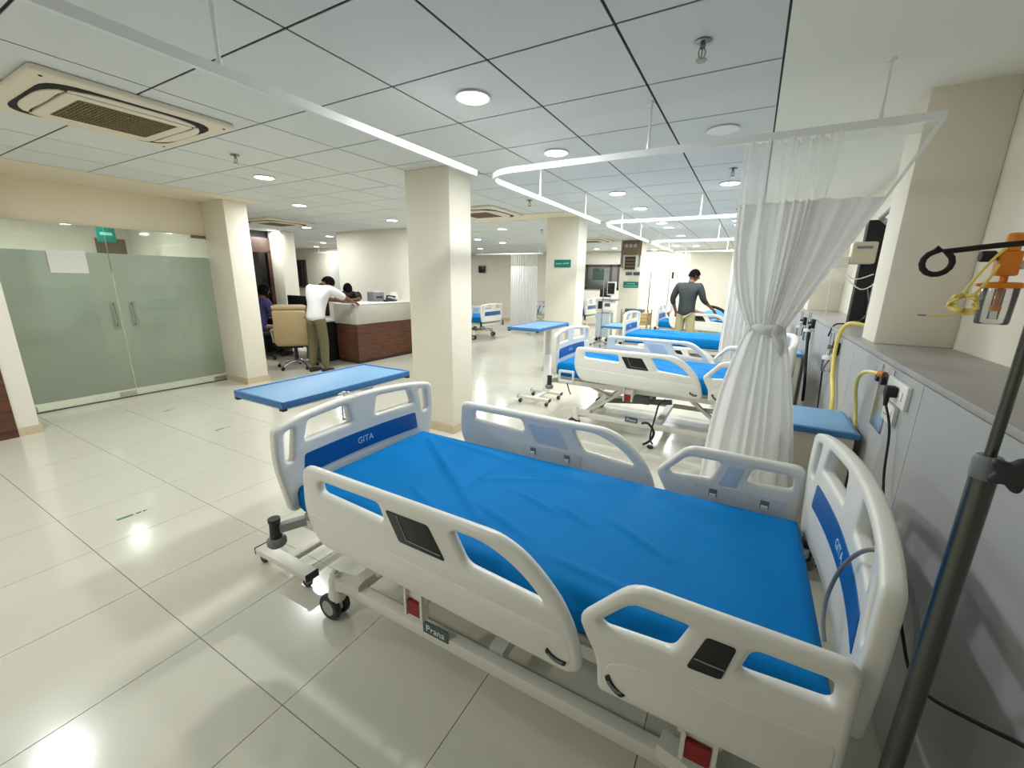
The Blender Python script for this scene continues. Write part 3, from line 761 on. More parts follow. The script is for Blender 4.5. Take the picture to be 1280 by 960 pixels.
            ob('reflector', cached('rf%s%d' % (nm, s), lambda: MB().box((xb - .032, -s * .010, .312), (xb + .032, -s * .024, .372), .003).mesh('rf')), 'red', br)
    return t
BX = -.72
b1 = bed('hospital_bed', BX, 1.52, 0.0, 'large white hospital bed with bright blue sheet in the foreground')
b2 = bed('hospital_bed', BX + .02, 4.57, .10, 'white hospital bed with blue mattress just beyond the foreground bed')
b3 = bed('hospital_bed', BX, 7.45, .12, 'white hospital bed with lowered rails, in front of the man in grey', 0, (True, True))
b4 = bed('hospital_bed', BX, 10.35, .12, 'white hospital bed the man in the grey shirt stands at', 0)
b5 = bed('hospital_bed', -7.1, 9.6, .0, 'white hospital bed in the far left bay beside the first column', PI)
b6 = bed('hospital_bed', -5.25, 12.3, .12, 'white hospital bed below the far window', PI)
# pillows / bedding on far beds
def pillow(x, y, z, label, material='bluecloth', rz=0.0):
    b = MB(); b.ball((0, 0, .06), 1, (.20, .30, .075), 18)
    return tag(ob('pillow', b, material, None, (x, y, z)), label, 'pillow')
pillow(.10, 10.35, .728, 'pale blue pillow at the head of the bed by the man in grey')
# ------------------------------------------------------------------ sanitizer bottle on the footboard
sb = thing('sanitizer_bottle', 'clear pump bottle in a wire holder on the near footboard', 'bottle', (-1.868, 1.46, .80))
ob('bottle', MB().lathe([(.001, .0), (.018, .0), (.020, .006), (.020, .085), (.018, .10), (.012, .108), (.012, .115), (.001, .115)], seg=16), 'clear_plastic', sb)
ob('pump', MB().lathe([(.001, .112), (.013, .112), (.013, .126), (.005, .128), (.005, .148), (.010, .15), (.010, .158), (.001, .158)], seg=12).bar((0, 0, .153), (.0, -.035, .150), .008, .007), 'paper', sb)
ob('wire_holder', MB().tube([(.0225 * math.cos(a), .0225 * math.sin(a), .03) for a in [2 * PI * k / 20 for k in range(20)]], .002, 6, closed=True).tube([(.0225 * math.cos(a), .0225 * math.sin(a), .08) for a in [2 * PI * k / 20 for k in range(20)]], .002, 6, closed=True).tube([(.0, .0225, 0), (.0, .0225, .150), (.050, .0225, .158), (.066, .0225, .140)], .002, 6).tube([(0, -.0225, .0), (0, -.0225, .08)], .002, 6), 'steel', sb)
# ------------------------------------------------------------------ overbed tables
def overbed_table(x0, x1, y0, y1, z, by, label, ox=0.0):
    cx = (x0 + x1) / 2
    t = thing('overbed_table', label, 'overbed table', (cx, by, 0), 0, 'blue overbed tables')
    w = (x1 - x0) / 2; a, c = y0 - by, y1 - by
    ob('table_top', slab('top', rc([(-w, a), (w, a), (w, c), (-w, c)], .012), (), .022, .004, lambda u, v, q: (u, v, q + z - .013)), 'table_blue', t)
    ob('raised_edge', slab('rim', rc([(-w - .004, a - .004), (w + .004, a - .004), (w + .004, c + .004), (-w - .004, c + .004)], .014), [rc([(-w + .012, a + .012), (w - .012, a + .012), (w - .012, c - .012), (-w + .012, c - .012)], .008)], .036, .004, lambda u, v, q: (u, v, q + z - .014)), 'table_rim', t)
    ob('support_tray', MB().box((-w + .03, a + .02, z - .05), (w - .03, c - .02, z - .028), .004), 'alu', t)
    for sx in (-1, 1):
        for yy in (a + .01, c - .01): bx('corner_cap', (sx * (w - .03), yy - .012, z - .045), (sx * (w - .002), yy + .012, z - .024), 'rubber', t)
    yc = lerp(a, c, .80)
    ob('column', MB().box((-.045, yc - .035, .10), (.045, yc + .035, .60), .006), 'alu', t)
    ob('inner_column', MB().box((-.032, yc - .024, .58), (.032, yc + .024, z - .04), .004), 'pale_grey', t)
    ob('height_lever', MB().tube([(.02, yc - .03, z - .07), (.05, yc - .14, z - .075)], .006, 8), 'black', t)
    ya = 1.095 - by if by < 3 else a + .35
    ob('base_bar', MB().box((ox - .22, ya - .035, .065), (ox + .22, ya + .035, .10), .004), 'white_metal', t)
    ob('base_bar', MB().box((ox - .22, yc - .035, .065), (ox + .22, yc + .035, .10), .004), 'white_metal', t)
    ob('base_spine', MB().box((ox - .03, ya, .068), (ox + .03, yc, .098), .003), 'white_metal', t)
    for q, yy in enumerate((ya, yc)):
        for sx in (-1, 1):
            e = ob('end_cap', MB().box((ox + sx * .218, yy - .036, .062), (ox + sx * .226, yy + .036, .102), .002), 'rubber', t)
            cst = ob('caster', MB().box((ox + sx * .19 - .014, yy - .016, .03), (ox + sx * .19 + .014, yy + .016, .066), .003), 'grey_plastic', t)
            ob('wheel', MB().lathe([(.001, -.012), (.022, -.012), (.025, -.006), (.025, .006), (.022, .012), (.001, .012)], (ox + sx * .19 - .012, yy, .025), 16, 'y'), 'rubber', cst)
overbed_table(-2.33, -1.905, 1.135, 2.01, .968, 1.5, 'light blue overbed table at the foot of the foreground bed', .13)
overbed_table(-2.48, -2.07, 4.30, 5.22, 1.02, 4.85, 'light blue overbed table at the foot of the second bed')
overbed_table(-2.25, -1.85, 7.2, 7.95, .80, 7.6, 'small low blue overbed table at the foot of the third bed')
# ------------------------------------------------------------------ bedside cabinets
def cabinet(y0, label):
    t = thing('bedside_cabinet', label, 'bedside cabinet', (.37, y0 + .235, 0), 0, 'beige bedside cabinets')
    bx('carcass', (-.19, -.21, .07), (.19, .21, .80), 'cab_body', t, .004)
    ob('blue_top', slab('t', rc([(-.215, -.235), (.205, -.235), (.205, .235), (-.215, .235)], .015), (), .03, .006, lambda u, v, w: (u, v, w + .815)), 'table_rim', t)
    ob('top_inlay', slab('t', rc([(-.195, -.215), (.185, -.215), (.185, .215), (-.195, .215)], .012), (), .004, .001, lambda u, v, w: (u, v, w + .8305)), 'table_blue', t)
    d = bx('drawer', (-.204, -.20, .64), (-.19, .20, .785), 'cab_body', t, .003); bx('handle', (-.222, -.06, .70), (-.204, .06, .715), 'grey_plastic', d)
    d = bx('door', (-.204, -.20, .09), (-.19, .20, .63), 'cab_body', t, .003); bx('handle', (-.222, .14, .32), (-.204, .155, .44), 'grey_plastic', d)
    for a in (-.16, .16):
        for b_ in (-.17, .17): ob('caster', MB().lathe([(.001, -.01), (.03, -.01), (.033, 0), (.03, .01), (.001, .01)], (a, b_, .033), 12, 'y').box((a - .012, b_ - .014, .03), (a + .012, b_ + .014, .072)), 'rubber', t)
cabinet(2.585, 'beige bedside cabinet with blue top behind the tied curtain, nearest one')
cabinet(5.42, 'beige bedside cabinet with blue top, seen smaller beyond the knot of the curtain')
# ------------------------------------------------------------------ fittings on the console
sp = thing('gas_outlet_plate', 'brushed steel gas outlet recess on the grey console', 'outlet', (.6, 2.5, 0))
ob('plate', MB().box((-.004, -.095, .90), (0, .10, 1.20), .0015), 'steel', sp)
ob('outlet_block', MB().box((-.014, -.085, 1.135), (-.003, .09, 1.165), .002), 'matte_black', sp)
for y in (.05, -.03): ob('outlet', MB().lathe([(.001, -.03), (.019, -.03), (.022, -.022), (.022, -.003), (.001, -.003)], (0, y, 1.14), 16, 'x'), 'black', sp)
def sock(y0, y1, z0, z1, label, sw=True):
    t = thing('wall_socket', label, 'socket', (.6, (y0 + y1) / 2, (z0 + z1) / 2), 0, 'white sockets on the console')
    h, v = (y1 - y0) / 2, (z1 - z0) / 2
    bx('face_plate', (-.016, -h, -v), (0, h, v), 'plastic', t, .003)
    for q, yy in enumerate((h * .35, h * .35, h * .35)):
        zz = (-.012, -.012, .014)[q]; yy += (-.012, .012, 0)[q]
        ob('pin_hole', MB().lathe([(.001, -.0175), (.0035, -.0175), (.0035, -.015), (.001, -.015)], (0, yy, zz), 10, 'x'), 'matte_black', t)
    if sw: bx('rocker_switch', (-.021, -h * .72, -.018), (-.015, -h * .72 + .024, .018), 'paper', t, .002)
sock(2.145, 2.415, 1.08, 1.176, 'upper white socket with the black plug in it')
sock(2.24, 2.40, .985, 1.068, 'lower empty white socket under the plugged one')
pc = thing('power_cord', 'black power cord plugged into the console and drooping along it', 'power cord', (0, 0, 0))
ob('plug', MB().box((.545, 2.24, 1.11), (.584, 2.29, 1.155), .006).tube([(.555, 2.262, 1.115), (.556, 2.258, 1.07)], [.011, .007], 10), 'matte_black', pc)
def smooth(pts, n=6):
    P = [Vector(p) for p in pts]; out = []
    for i in range(len(P) - 1):
        a = P[max(i - 1, 0)]; b = P[i]; c = P[i + 1]; d = P[min(i + 2, len(P) - 1)]
        for k in range(n):
            t = k / n; out.append(.5 * ((2 * b) + (c - a) * t + (2 * a - 5 * b + 4 * c - d) * t * t + (3 * b - a - 3 * c + d) * t ** 3))
    out.append(P[-1]); return out
ob('cable', MB().tube(smooth([(.556, 2.258, 1.08), (.572, 2.19, .98), (.57, 2.11, .80), (.572, 1.97, .655), (.575, 1.64, .48), (.575, 1.50, .42), (.575, 1.37, .46), (.578, 1.18, .59), (.58, 1.03, .70), (.585, .8, .86)]), .0048, 8), 'matte_black', pc)
def hose(name, pts, r, material, label, cat): return tag(ob(name, MB().tube(smooth(pts), r, 10), material), label, cat)
h2 = thing('oxygen_hose', 'short pale yellow hose arching from the steel outlet plate', 'hose', (0, 0, 0))
ob('tube', MB().tube(smooth([(.578, 2.53, 1.16), (.545, 2.62, 1.15), (.54, 2.72, 1.10), (.555, 2.79, 1.01), (.58, 2.82, .90), (.588, 2.80, .78), (.588, 2.80, .55)]), .009, 10), 'yellow_tube', h2)
ob('connector', MB().tube([(.574, 2.535, 1.158), (.590, 2.52, 1.16)], .014, 12), 'orange', h2)
hose('yellow_hose', [(.80, 3.62, 1.25), (.70, 3.60, 1.30), (.60, 3.66, 1.30), (.575, 3.72, 1.15), (.572, 3.62, .95), (.575, 3.45, .80), (.58, 3.40, .55)], .013, 'yellow_tube', 'long pale yellow hose hanging over the console front', 'hose')
def flowmeter(y, z, label, bottle=True):
    t = thing('flowmeter', label, 'flowmeter', (.6, y, z), 0, 'oxygen flowmeters on the console')
    bx('outlet_block', (-.03, -.05, -.04), (0, .05, .05), 'matte_black', t, .004)
    ob('knob', MB().lathe([(.001, -.06), (.016, -.06), (.018, -.05), (.012, -.03), (.001, -.03)], (0, .02, .01), 12, 'x'), 'black', t)
    ob('gauge_tube', MB().tube([(-.05, -.02, 0), (-.05, -.02, .12)], .012, 10), 'clear_plastic', t)
    ob('stem', MB().tube([(-.03, -.02, 0), (-.05, -.02, 0), (-.05, -.02, -.05)], .008, 8), 'steel', t)
    ob('cap', MB().lathe([(.001, -.05), (.036, -.05), (.038, -.06), (.038, -.075), (.001, -.075)], (-.05, -.02, 0), 16), 'paper', t)
    ob('bottle', MB().lathe([(.033, -.075), (.034, -.15), (.030, -.165), (.001, -.166)], (-.05, -.02, 0), 16), 'clear_plastic', t)
flowmeter(3.78, 1.11, 'oxygen flowmeter with clear bottle behind the yellow hose')
flowmeter(5.25, 1.17, 'white bottled oxygen flowmeter above the second cabinet, nearest the curtain knot')
flowmeter(6.0, 1.14, 'smallest oxygen flowmeter half hidden by the curtain knot')
hose('cable', [(.575, 3.80, 1.05), (.56, 3.95, .93), (.57, 4.0, .8), (.58, 3.95, .5)], .006, 'matte_black', 'thin black cable hanging beside the first flowmeter', 'cable')
hose('cable', [(.56, 5.25, 1.15), (.56, 5.18, 1.0), (.57, 5.10, .8), (.575, 4.95, .62), (.575, 4.85, .45)], .014, 'matte_black', 'thick black cable bundle running down by the second cabinet', 'cable')
hose('cable', [(.86, 4.5, 1.30), (.72, 4.35, 1.26), (.62, 4.25, 1.25), (.585, 4.2, 1.16)], .006, 'matte_black', 'black cable trailing from the alcove over the ledge', 'cable')
# alcove equipment between the pilasters
eq = thing('equipment_channel', 'black vertical equipment channel with beige monitor box in the wall alcove', 'equipment', (.87, 4.65, 1.235))
bx('channel', (-.11, -.05, 0), (.125, .06, .85), 'matte_black', eq, .004)
ob('monitor_box', slab('mb', rc([(-.20, .50), (-.035, .50), (-.035, .675), (-.20, .675)], .02), (), .11, .012, lambda u, v, w: (u, w - .10, v)), 'beige_device', eq)
bx('printer_slot', (-.17, -.160, .62), (-.07, -.154, .64), 'grey_plastic', eq)
bx('junction_box', (-.31, -.14, .47), (-.20, -.06, .56), 'plastic', eq, .006)
ob('bracket_arm', MB().tube([(.05, 0, .80), (-.05, -.1, .86), (-.02, -.3, .92)], .02, 10).tube([(.08, -.02, .74), (-.04, -.22, .82)], .014, 8), 'hub_grey', eq)
for k, (a, b_, c) in enumerate((((-.27, -.12, .47), (-.1, -.16, .30), (.02, -.08, .36)), ((-.26, -.12, .47), (-.15, -.16, .38), (-.02, -.1, .42)), ((-.29, -.1, .47), (-.29, -.1, .2), (-.28, -.08, .02)), ((-.03, -.07, .3), (.0, -.1, .12), (-.05, -.08, .02)))):
    ob('lead', MB().tube(smooth([a, b_, c]), .005, 6), 'paper' if k != 3 else 'grey_plastic', eq)
bx('socket_strip', (-.005, -.075, .10), (.06, -.05, .35), 'hub_grey', eq, .004)
# suction jar
sj = thing('suction_jar', 'clear suction jar with orange lid and regulator on the right wall', 'suction jar', (.865, 2.45, 1.42))
ob('jar', MB().lathe([(.001, 0), (.046, 0), (.050, .006), (.053, .14), (.050, .145), (.001, .145)], seg=24), 'clear_plastic', sj)
ob('inner_tube', MB().tube([(0, 0, .02), (0, 0, .14)], .016, 12), 'clear_plastic', sj)
for k in range(6): bx('scale_mark', (-.052, -.018, .025 + .018 * k), (-.0505, -.004, .027 + .018 * k), 'hub_grey', sj)
ob('lid', MB().lathe([(.001, .142), (.057, .142), (.060, .148), (.060, .160), (.050, .166), (.001, .166)], seg=24).box((-.075, -.012, .148), (-.055, .012, .160)), 'orange', sj)
ob('float_valve', MB().lathe([(.001, .05), (.018, .052), (.018, .07), (.010, .075), (.010, .143), (.001, .143)], seg=14), 'orange', sj)
ob('regulator', MB().box((-.035, -.025, .19), (.03, .025, .285), .008).lathe([(.001, .285), (.022, .285), (.024, .30), (.024, .345), (.016, .352), (.001, .352)], seg=14).tube([(0, 0, .16), (0, 0, .20)], .012, 10), 'orange', sj)
ob('vacuum_knob', MB().lathe([(.001, -.085), (.020, -.085), (.022, -.078), (.022, -.045), (.012, -.035), (.001, -.034)], (0, 0, .265), 14, 'x'), 'matte_black', sj)
ob('wall_bracket', MB().box((.02, -.02, .215), (.134, .02, .25), .003).box((.122, -.05, .17), (.134, .05, .30), .003), 'steel', sj)
ct = thing('suction_tube', 'coiled pale yellow suction tube hanging from the jar', 'tube', (.755, 2.40, 1.50))
coil = []
for k in range(61):
    a = 2 * PI * k / 15; rr_ = .036 + .008 * math.sin(k * .9); coil.append((rr_ * math.cos(a), .018 * math.sin(k * 1.7), rr_ * 1.0 * math.sin(a) + .006 * math.cos(k * .7)))
ob('coil', MB().tube(coil, .0055, 8), 'yellow_tube', ct)
ob('riser', MB().tube(smooth([(.02, 0, .03), (.045, .0, .08), (.08, .03, .15), (.105, .04, .185)]), .0055, 8).tube(smooth([(-.01, 0, .04), (.01, -.01, .10), (.045, 0, .165), (.085, .03, .215)]), .0055, 8), 'yellow_tube', ct)
ob('tail', MB().tube(smooth([(.0, 0, -.04), (-.05, 0, -.052), (-.105, 0, -.054)]), .0045, 8), 'yellow_tube', ct)
ob('tip', MB().tube([(-.105, 0, -.054), (-.13, 0, -.053)], .0035, 6), 'grey_plastic', ct)
# ------------------------------------------------------------------ IV pole at the bed head corner
iv = thing('iv_pole', 'dark steel drip pole with ring hook and star knob in front of the console', 'drip pole', (.362, .905, 0))
ob('outer_tube', MB().tube([(0, 0, .36), (0, 0, 1.288)], .0165, 20), 'dark_steel', iv)
ob('collar', MB().lathe([(.0165, 1.268), (.0185, 1.272), (.0185, 1.300), (.015, 1.306), (.001, 1.306)], seg=18), 'grey_plastic', iv)
ob('inner_rod', MB().tube([(0, 0, 1.28), (0, 0, 1.60), (-.004, 0, 1.618), (-.016, 0, 1.628)], .0075, 14), 'dark_steel', iv)
hk = [(-.010, 0, 1.629), (-.06, 0, 1.624), (-.103, 0, 1.618)] + [(-.120 + .0175 * math.cos(a), -.004 * k / 14, 1.600 + .0175 * math.sin(a)) for k, a in enumerate([PI * .42 - 2 * PI * k / 14 * .97 for k in range(15)])]
ob('hook', MB().tube(hk + [(-.126, -.004, 1.622)], .0042, 10), 'matte_black', iv)
hk2 = [(-.016, 0, 1.628), (.03, .01, 1.626), (.09, .03, 1.618)] + [(.10 + .0175 * math.cos(a), .03, 1.600 + .0175 * math.sin(a)) for a in [PI * .5 + 2 * PI * k / 14 * .95 for k in range(15)]]
ob('hook', MB().tube(hk2, .0042, 10), 'matte_black', iv)
star = [((.0235 + .005 * math.cos(5 * a)) * math.cos(a), (.0235 + .005 * math.cos(5 * a)) * math.sin(a)) for a in [2 * PI * k / 50 for k in range(50)]]
kd = Vector((-.22, -.97, 0)).normalized(); ks = Vector((.97, -.22, 0)).normalized()
kp = Vector((.018, -.022, 1.292))
kn = ob('star_knob', slab('kn', star, (), .016, .005, lambda u, v, w: tuple(kp + ks * u + Vector((0, 0, 1)) * v + kd * (w + .012))), 'rubber', iv)
ob('knob_stem', MB().tube([kp + kd * .01, Vector((0, 0, 1.278))], .008, 10), 'grey_plastic', kn)
ob('socket_clamp', MB().box((-.03, -.024, .36), (.03, .06, .40), .004), 'grey_plastic', iv)
hose('handset_cable', [(.305, 1.262, .60), (.300, 1.30, .64), (.305, 1.335, .70), (.318, 1.325, .80), (.335, 1.26, .90), (.352, 1.18, .952), (.385, 1.12, .93), (.42, 1.10, .80), (.43, 1.1, .6)], .0055, 'grey_plastic', 'grey cable looped over the headboard of the foreground bed', 'cable')
tag(bx('wall_device', (.90, 1.62, 1.236), (.99, 1.92, 1.34), 'matte_black', None, .006), 'black device on the console ledge at the right picture edge', 'device')
# ------------------------------------------------------------------ floor stickers
for k, (x, y, l) in enumerate(((-3.41, .93, 'nearest green arrow sticker on the floor left of the bed'), (-4.66, 2.12, 'small green floor sticker in front of the glass door column'), (-5.85, 2.13, 'farthest green floor sticker next to the glass door'))):
    t = thing('floor_sticker', l, 'floor sticker', (x, y, 0), .15 * (k - .5), 'green floor stickers')
    ob('strip', MB().box((-.012, -.085, .0), (.012, .0, .0006)), 'green_tape', t)
    ob('dots', MB().lathe([(.001, 0), (.008, 0), (.008, .0006), (.001, .0006)], (0, .020, 0), 12).lathe([(.001, 0), (.008, 0), (.008, .0006), (.001, .0006)], (0, .035, 0), 12), 'green_tape' if k else 'matte_black', t)
    ob('arrow', MB().prism([(-.010, .050), (.010, .050), (.0, .080)], 0, .0006), 'matte_black' if k != 1 else 'green_tape', t)
# ------------------------------------------------------------------ signs
s2 = thing('wall_sign', 'small dark green sign with pale lettering on the second white column', 'sign', (-2.76, 6.556, 1.834))
ob('board', slab('b', rc([(-.145, -.06), (.145, -.06), (.145, .06), (-.145, .06)], .006), (), .006, .002, lambda u, v, w: (u, w - .004, v)), 'sign_green', s2)
lt = MB()
for k, wd_ in enumerate((.022, .018, .024, .014, .02)): lt.box((-.118 + k * .024, -.0085, -.012), (-.118 + k * .024 + wd_ * .75, -.0065, .010))
for k, wd_ in enumerate((.02, .018, .022, .02)): lt.box((.022 + k * .024, -.0085, -.012 + .002 * k), (.022 + k * .024 + wd_ * .75, -.0065, .012 + .002 * k))
ob('lettering', lt, 'sign_ink', s2)
s3 = thing('wall_sign', 'green sign with two lines under the gas panel column', 'sign', (-2.70, 10.896, 1.49))
ob('board', slab('b', rc([(-.19, -.075), (.19, -.075), (.19, .075), (-.19, .075)], .02), (), .008, .002, lambda u, v, w: (u, w - .004, v)), 'sign_green', s3)
lt = MB()
for k in range(5): lt.box((-.10 + k * .042, -.0105, .012), (-.10 + k * .042 + .028, -.0085, .04))
for k in range(9): lt.box((-.16 + k * .037, -.0105, -.045), (-.16 + k * .037 + .025, -.0085, -.02))
ob('lettering', lt, 'sign_ink', s3)
for k, x in enumerate((-2.77, -2.58)): tag(bx('name_plate', (x - .08, 10.886, 1.72), (x + .08, 10.897, 1.80), 'plate_dark'), ('left' if k == 0 else 'right') + ' one of two small dark plates under the gas panel', 'plate')
gp = thing('gas_alarm_unit', 'brown medical gas alarm panel with pipes on the far column', 'gas panel', (-2.74, 10.895, 0))
bx('upper_box', (-.19, -.10, 2.22), (.18, 0, 2.54), 'gas_dark', gp, .006)
for x in (-.12, -.01, .10): ob('dial', MB().lathe([(.001, -.115), (.045, -.115), (.048, -.10), (.001, -.10)], (x, 0, 2.42), 18, 'y'), 'hub_grey', gp)
bx('alarm_frame', (-.17, -.05, 1.84), (.17, 0, 2.19), 'pale_grey', gp, .004)
bx('alarm_face', (-.14, -.06, 1.86), (.12, -.05, 2.17), 'walnut_dark', gp)
for z in (1.92, 2.0, 2.08): bx('alarm_row', (-.12, -.066, z), (.10, -.06, z + .03), 'gas_dark', gp)
for x, z0 in ((-.25, 1.93), (-.215, 1.95), (.21, 1.95), (.225, 2.2)): ob('pipe', MB().tube([(x, -.03, CE - .01), (x, -.03, z0), (x + (.04 if x < 0 else -.04), -.03, z0 - .03)], .012, 8), 'ac_grille', gp)
tv = thing('wall_screen', 'small black wall screen left of the man in the grey shirt', 'screen', (-2.16, YF - .06, 1.78)); bx('bezel', (-.14, -.02, -.10), (.14, .02, .10), 'black', tv, .005); bx('bracket', (-.04, .02, -.04), (.04, .06, .04), 'grey_plastic', tv)
tv = thing('wall_screen', 'small black screen just right of the first white column, far left bay', 'screen', (-9.55, YF - .06, 1.95)); bx('bezel', (-.16, -.02, -.13), (.16, .02, .13), 'black', tv, .005); bx('bracket', (-.04, .02, -.04), (.04, .06, .04), 'grey_plastic', tv)
# ------------------------------------------------------------------ reception
rcn = thing('reception_counter', 'wooden reception counter with pale grey stone band and top', 'counter', (-6.45, 5.97, 0))
bx('wood_body', (-.28, -.75, .06), (.28, .77, .735), 'walnut', rcn); bx('plinth', (-.26, -.73, 0), (.26, .77, .06), 'walnut_dark', rcn)
bx('stone_band', (-.295, -.77, .73), (.295, .775, 1.08), 'counter_grey', rcn, .003); bx('top', (-.30, -.775, 1.08), (.30, .775, 1.10), 'paper', rcn, .003)
dk = thing('office_desk', 'black office desk with drawers behind the tan chair', 'desk', (-7.75, 5.25, 0))
bx('desk_top', (-.95, -.33, .72), (.98, .33, .75), 'desk_black', dk); bx('side_panel', (-.95, -.3, 0), (-.92, .3, .72), 'desk_black', dk); bx('back_panel', (-.92, .27, .1), (.95, .30, .72), 'desk_black', dk)
bx('pedestal', (.45, -.30, .02), (.95, .27, .72), 'desk_black', dk)
for k in range(3):
    d = bx('drawer', (.47, -.315, .06 + .22 * k), (.93, -.30, .26 + .22 * k), 'plate_dark', dk, .003); bx('handle', (.60, -.33, .15 + .22 * k), (.80, -.315, .165 + .22 * k), 'grey_plastic', d)
for k, (x, l) in enumerate(((-8.0, 'left black computer monitor on the office desk'), (-7.35, 'right black computer monitor behind the tan chair back'))):
    t = thing('computer_monitor', l, 'monitor', (x, 5.33, .75), 0, 'office monitors'); bx('screen', (-.30, -.015, .08), (.30, .015, .44), 'black', t, .004); bx('stand', (-.03, .0, 0), (.03, .03, .2), 'black', t); bx('foot', (-.12, -.08, 0), (.12, .10, .012), 'black', t)
tag(bx('paper_tray', (-7.05, 4.98, .751), (-6.80, 5.25, .80), 'paper', None, .004), 'white paper stack at the right end of the office desk', 'paper')
tag(ob('blue_bundle', MB().box((-8.86, 6.98, .0), (-8.50, 7.3, 1.20), .03), 'bluecloth'), 'tall pale blue covered unit beyond the office desk', 'unit')
ph = thing('telephone', 'black telephone on the reception counter', 'telephone', (-6.42, 6.35, 1.10), .4); ob('base', MB().prism([(-.09, 0), (.09, 0), (.09, .03), (-.09, .07)], -.08, .08, lambda u, v, w: (u, w, v)), 'black', ph); ob('handset', MB().tube([(-.08, -.05, .09), (-.04, -.05, .11), (.05, -.05, .10), (.10, -.05, .085)], [.022, .014, .014, .022], 10), 'matte_black', ph)
tag(ob('sanitizer_dome', MB().lathe([(.001, 0), (.09, 0), (.10, .03), (.095, .12), (.06, .17), (.001, .185)], (-6.55, 6.55, 1.10), 18), 'paper'), 'white rounded container behind the telephone', 'container')
pr = thing('printer', 'grey label printer on the counter beside the bowed head', 'printer', (-6.6, 6.1, 1.10)); bx('body', (-.10, -.13, 0), (.10, .13, .18), 'grey_plastic', pr, .01); bx('lid', (-.09, -.12, .18), (.09, .10, .20), 'pale_grey', pr, .004); bx('paper_slot', (.10, -.08, .07), (.104, .08, .10), 'matte_black', pr)
tag(bx('stapler', (-6.34, 6.05, 1.101), (-6.30, 6.16, 1.14), 'black', None, .006), 'small black stapler on the counter top', 'stapler')
tag(bx('register_book', (-6.42, 5.42, 1.101), (-6.18, 5.72, 1.115), 'paper', None, .003), 'open white register on the counter under the men', 'book')
# tan office chair
oc = thing('office_chair', 'tan leather office chair with chrome base by the desk', 'office chair', (-6.82, 4.42, 0), .85)
def chair_back():
    pts = [(-.26, .44), (.26, .44), (.27, .60), (.245, .85), (.26, 1.02), (-.26, 1.02), (-.245, .85), (-.27, .60)]
    me = slab('cb', rc(pts, .05), (), .06, .025, lambda u, v, w: (u, w - .26 - .05 * math.sin((v - .44) * 4.2), v)); return me
ob('backrest', chair_back(), 'leather_tan', oc)
ob('headrest_roll', MB().tube([(-.255, -.265, 1.05), (-.2, -.255, 1.06), (.2, -.255, 1.06), (.255, -.265, 1.05)], [.04, .05, .05, .04], 12), 'leather_tan', oc)
ob('seat', slab('st', rc([(-.26, -.25), (.26, -.25), (.26, .25), (-.26, .25)], .06), (), .09, .035, lambda u, v, w: (u, v, w + .46)), 'leather_tan', oc)
for s_ in (-1, 1): a = ob('armrest', MB().tube([(s_ * .29, -.2, .48), (s_ * .31, -.2, .66), (s_ * .31, .12, .66), (s_ * .29, .14, .46)], .014, 8), 'steel', oc); bx('arm_pad', (s_ * .285, -.2, .665), (s_ * .335, .12, .69), 'leather_tan', a, .008)
ob('gas_lift', MB().tube([(0, 0, .10), (0, 0, .42)], .03, 12), 'black', oc); ob('mechanism', MB().box((-.14, -.16, .37), (.14, .16, .415), .01), 'matte_black', oc)
for k in range(5):
    a = 2 * PI * k / 5 + .3; l = ob('star_leg', MB().tube([(0, 0, .13), (.16 * math.cos(a), .16 * math.sin(a), .12), (.31 * math.cos(a), .31 * math.sin(a), .075)], [.028, .022, .016], 8), 'steel', oc)
    ob('castor', MB().lathe([(.001, -.02), (.027, -.02), (.03, -.012), (.03, .012), (.027, .02), (.001, .02)], (.32 * math.cos(a), .32 * math.sin(a), .03), 12, 'y').tube([(.31 * math.cos(a), .31 * math.sin(a), .03), (.31 * math.cos(a), .31 * math.sin(a), .08)], .01, 6), 'black', l)
bc = thing('office_chair', 'black office chair the person in purple sits on', 'office chair', (-8.12, 4.62, 0))
ob('seat', slab('st', rc([(-.24, -.24), (.24, -.24), (.24, .24), (-.24, .24)], .06), (), .08, .03, lambda u, v, w: (u, v, w + .50)), 'matte_black', bc)
ob('backrest', slab('bk', rc([(-.22, .58), (.22, .58), (.21, .95), (-.21, .95)], .06), (), .05, .02, lambda u, v, w: (u, w - .27, v)), 'matte_black', bc)
ob('stem', MB().tube([(0, 0, .06), (0, 0, .46)], .035, 10).bar((0, -.2, .48), (0, -.27, .66), .05, .02, (1, 0, 0)), 'black', bc)
for k in range(5):
    a = 2 * PI * k / 5; ob('star_leg', MB().tube([(0, 0, .10), (.30 * math.cos(a), .30 * math.sin(a), .05)], [.03, .02], 8).ball((.30 * math.cos(a), .30 * math.sin(a), .03), .03), 'black', bc)
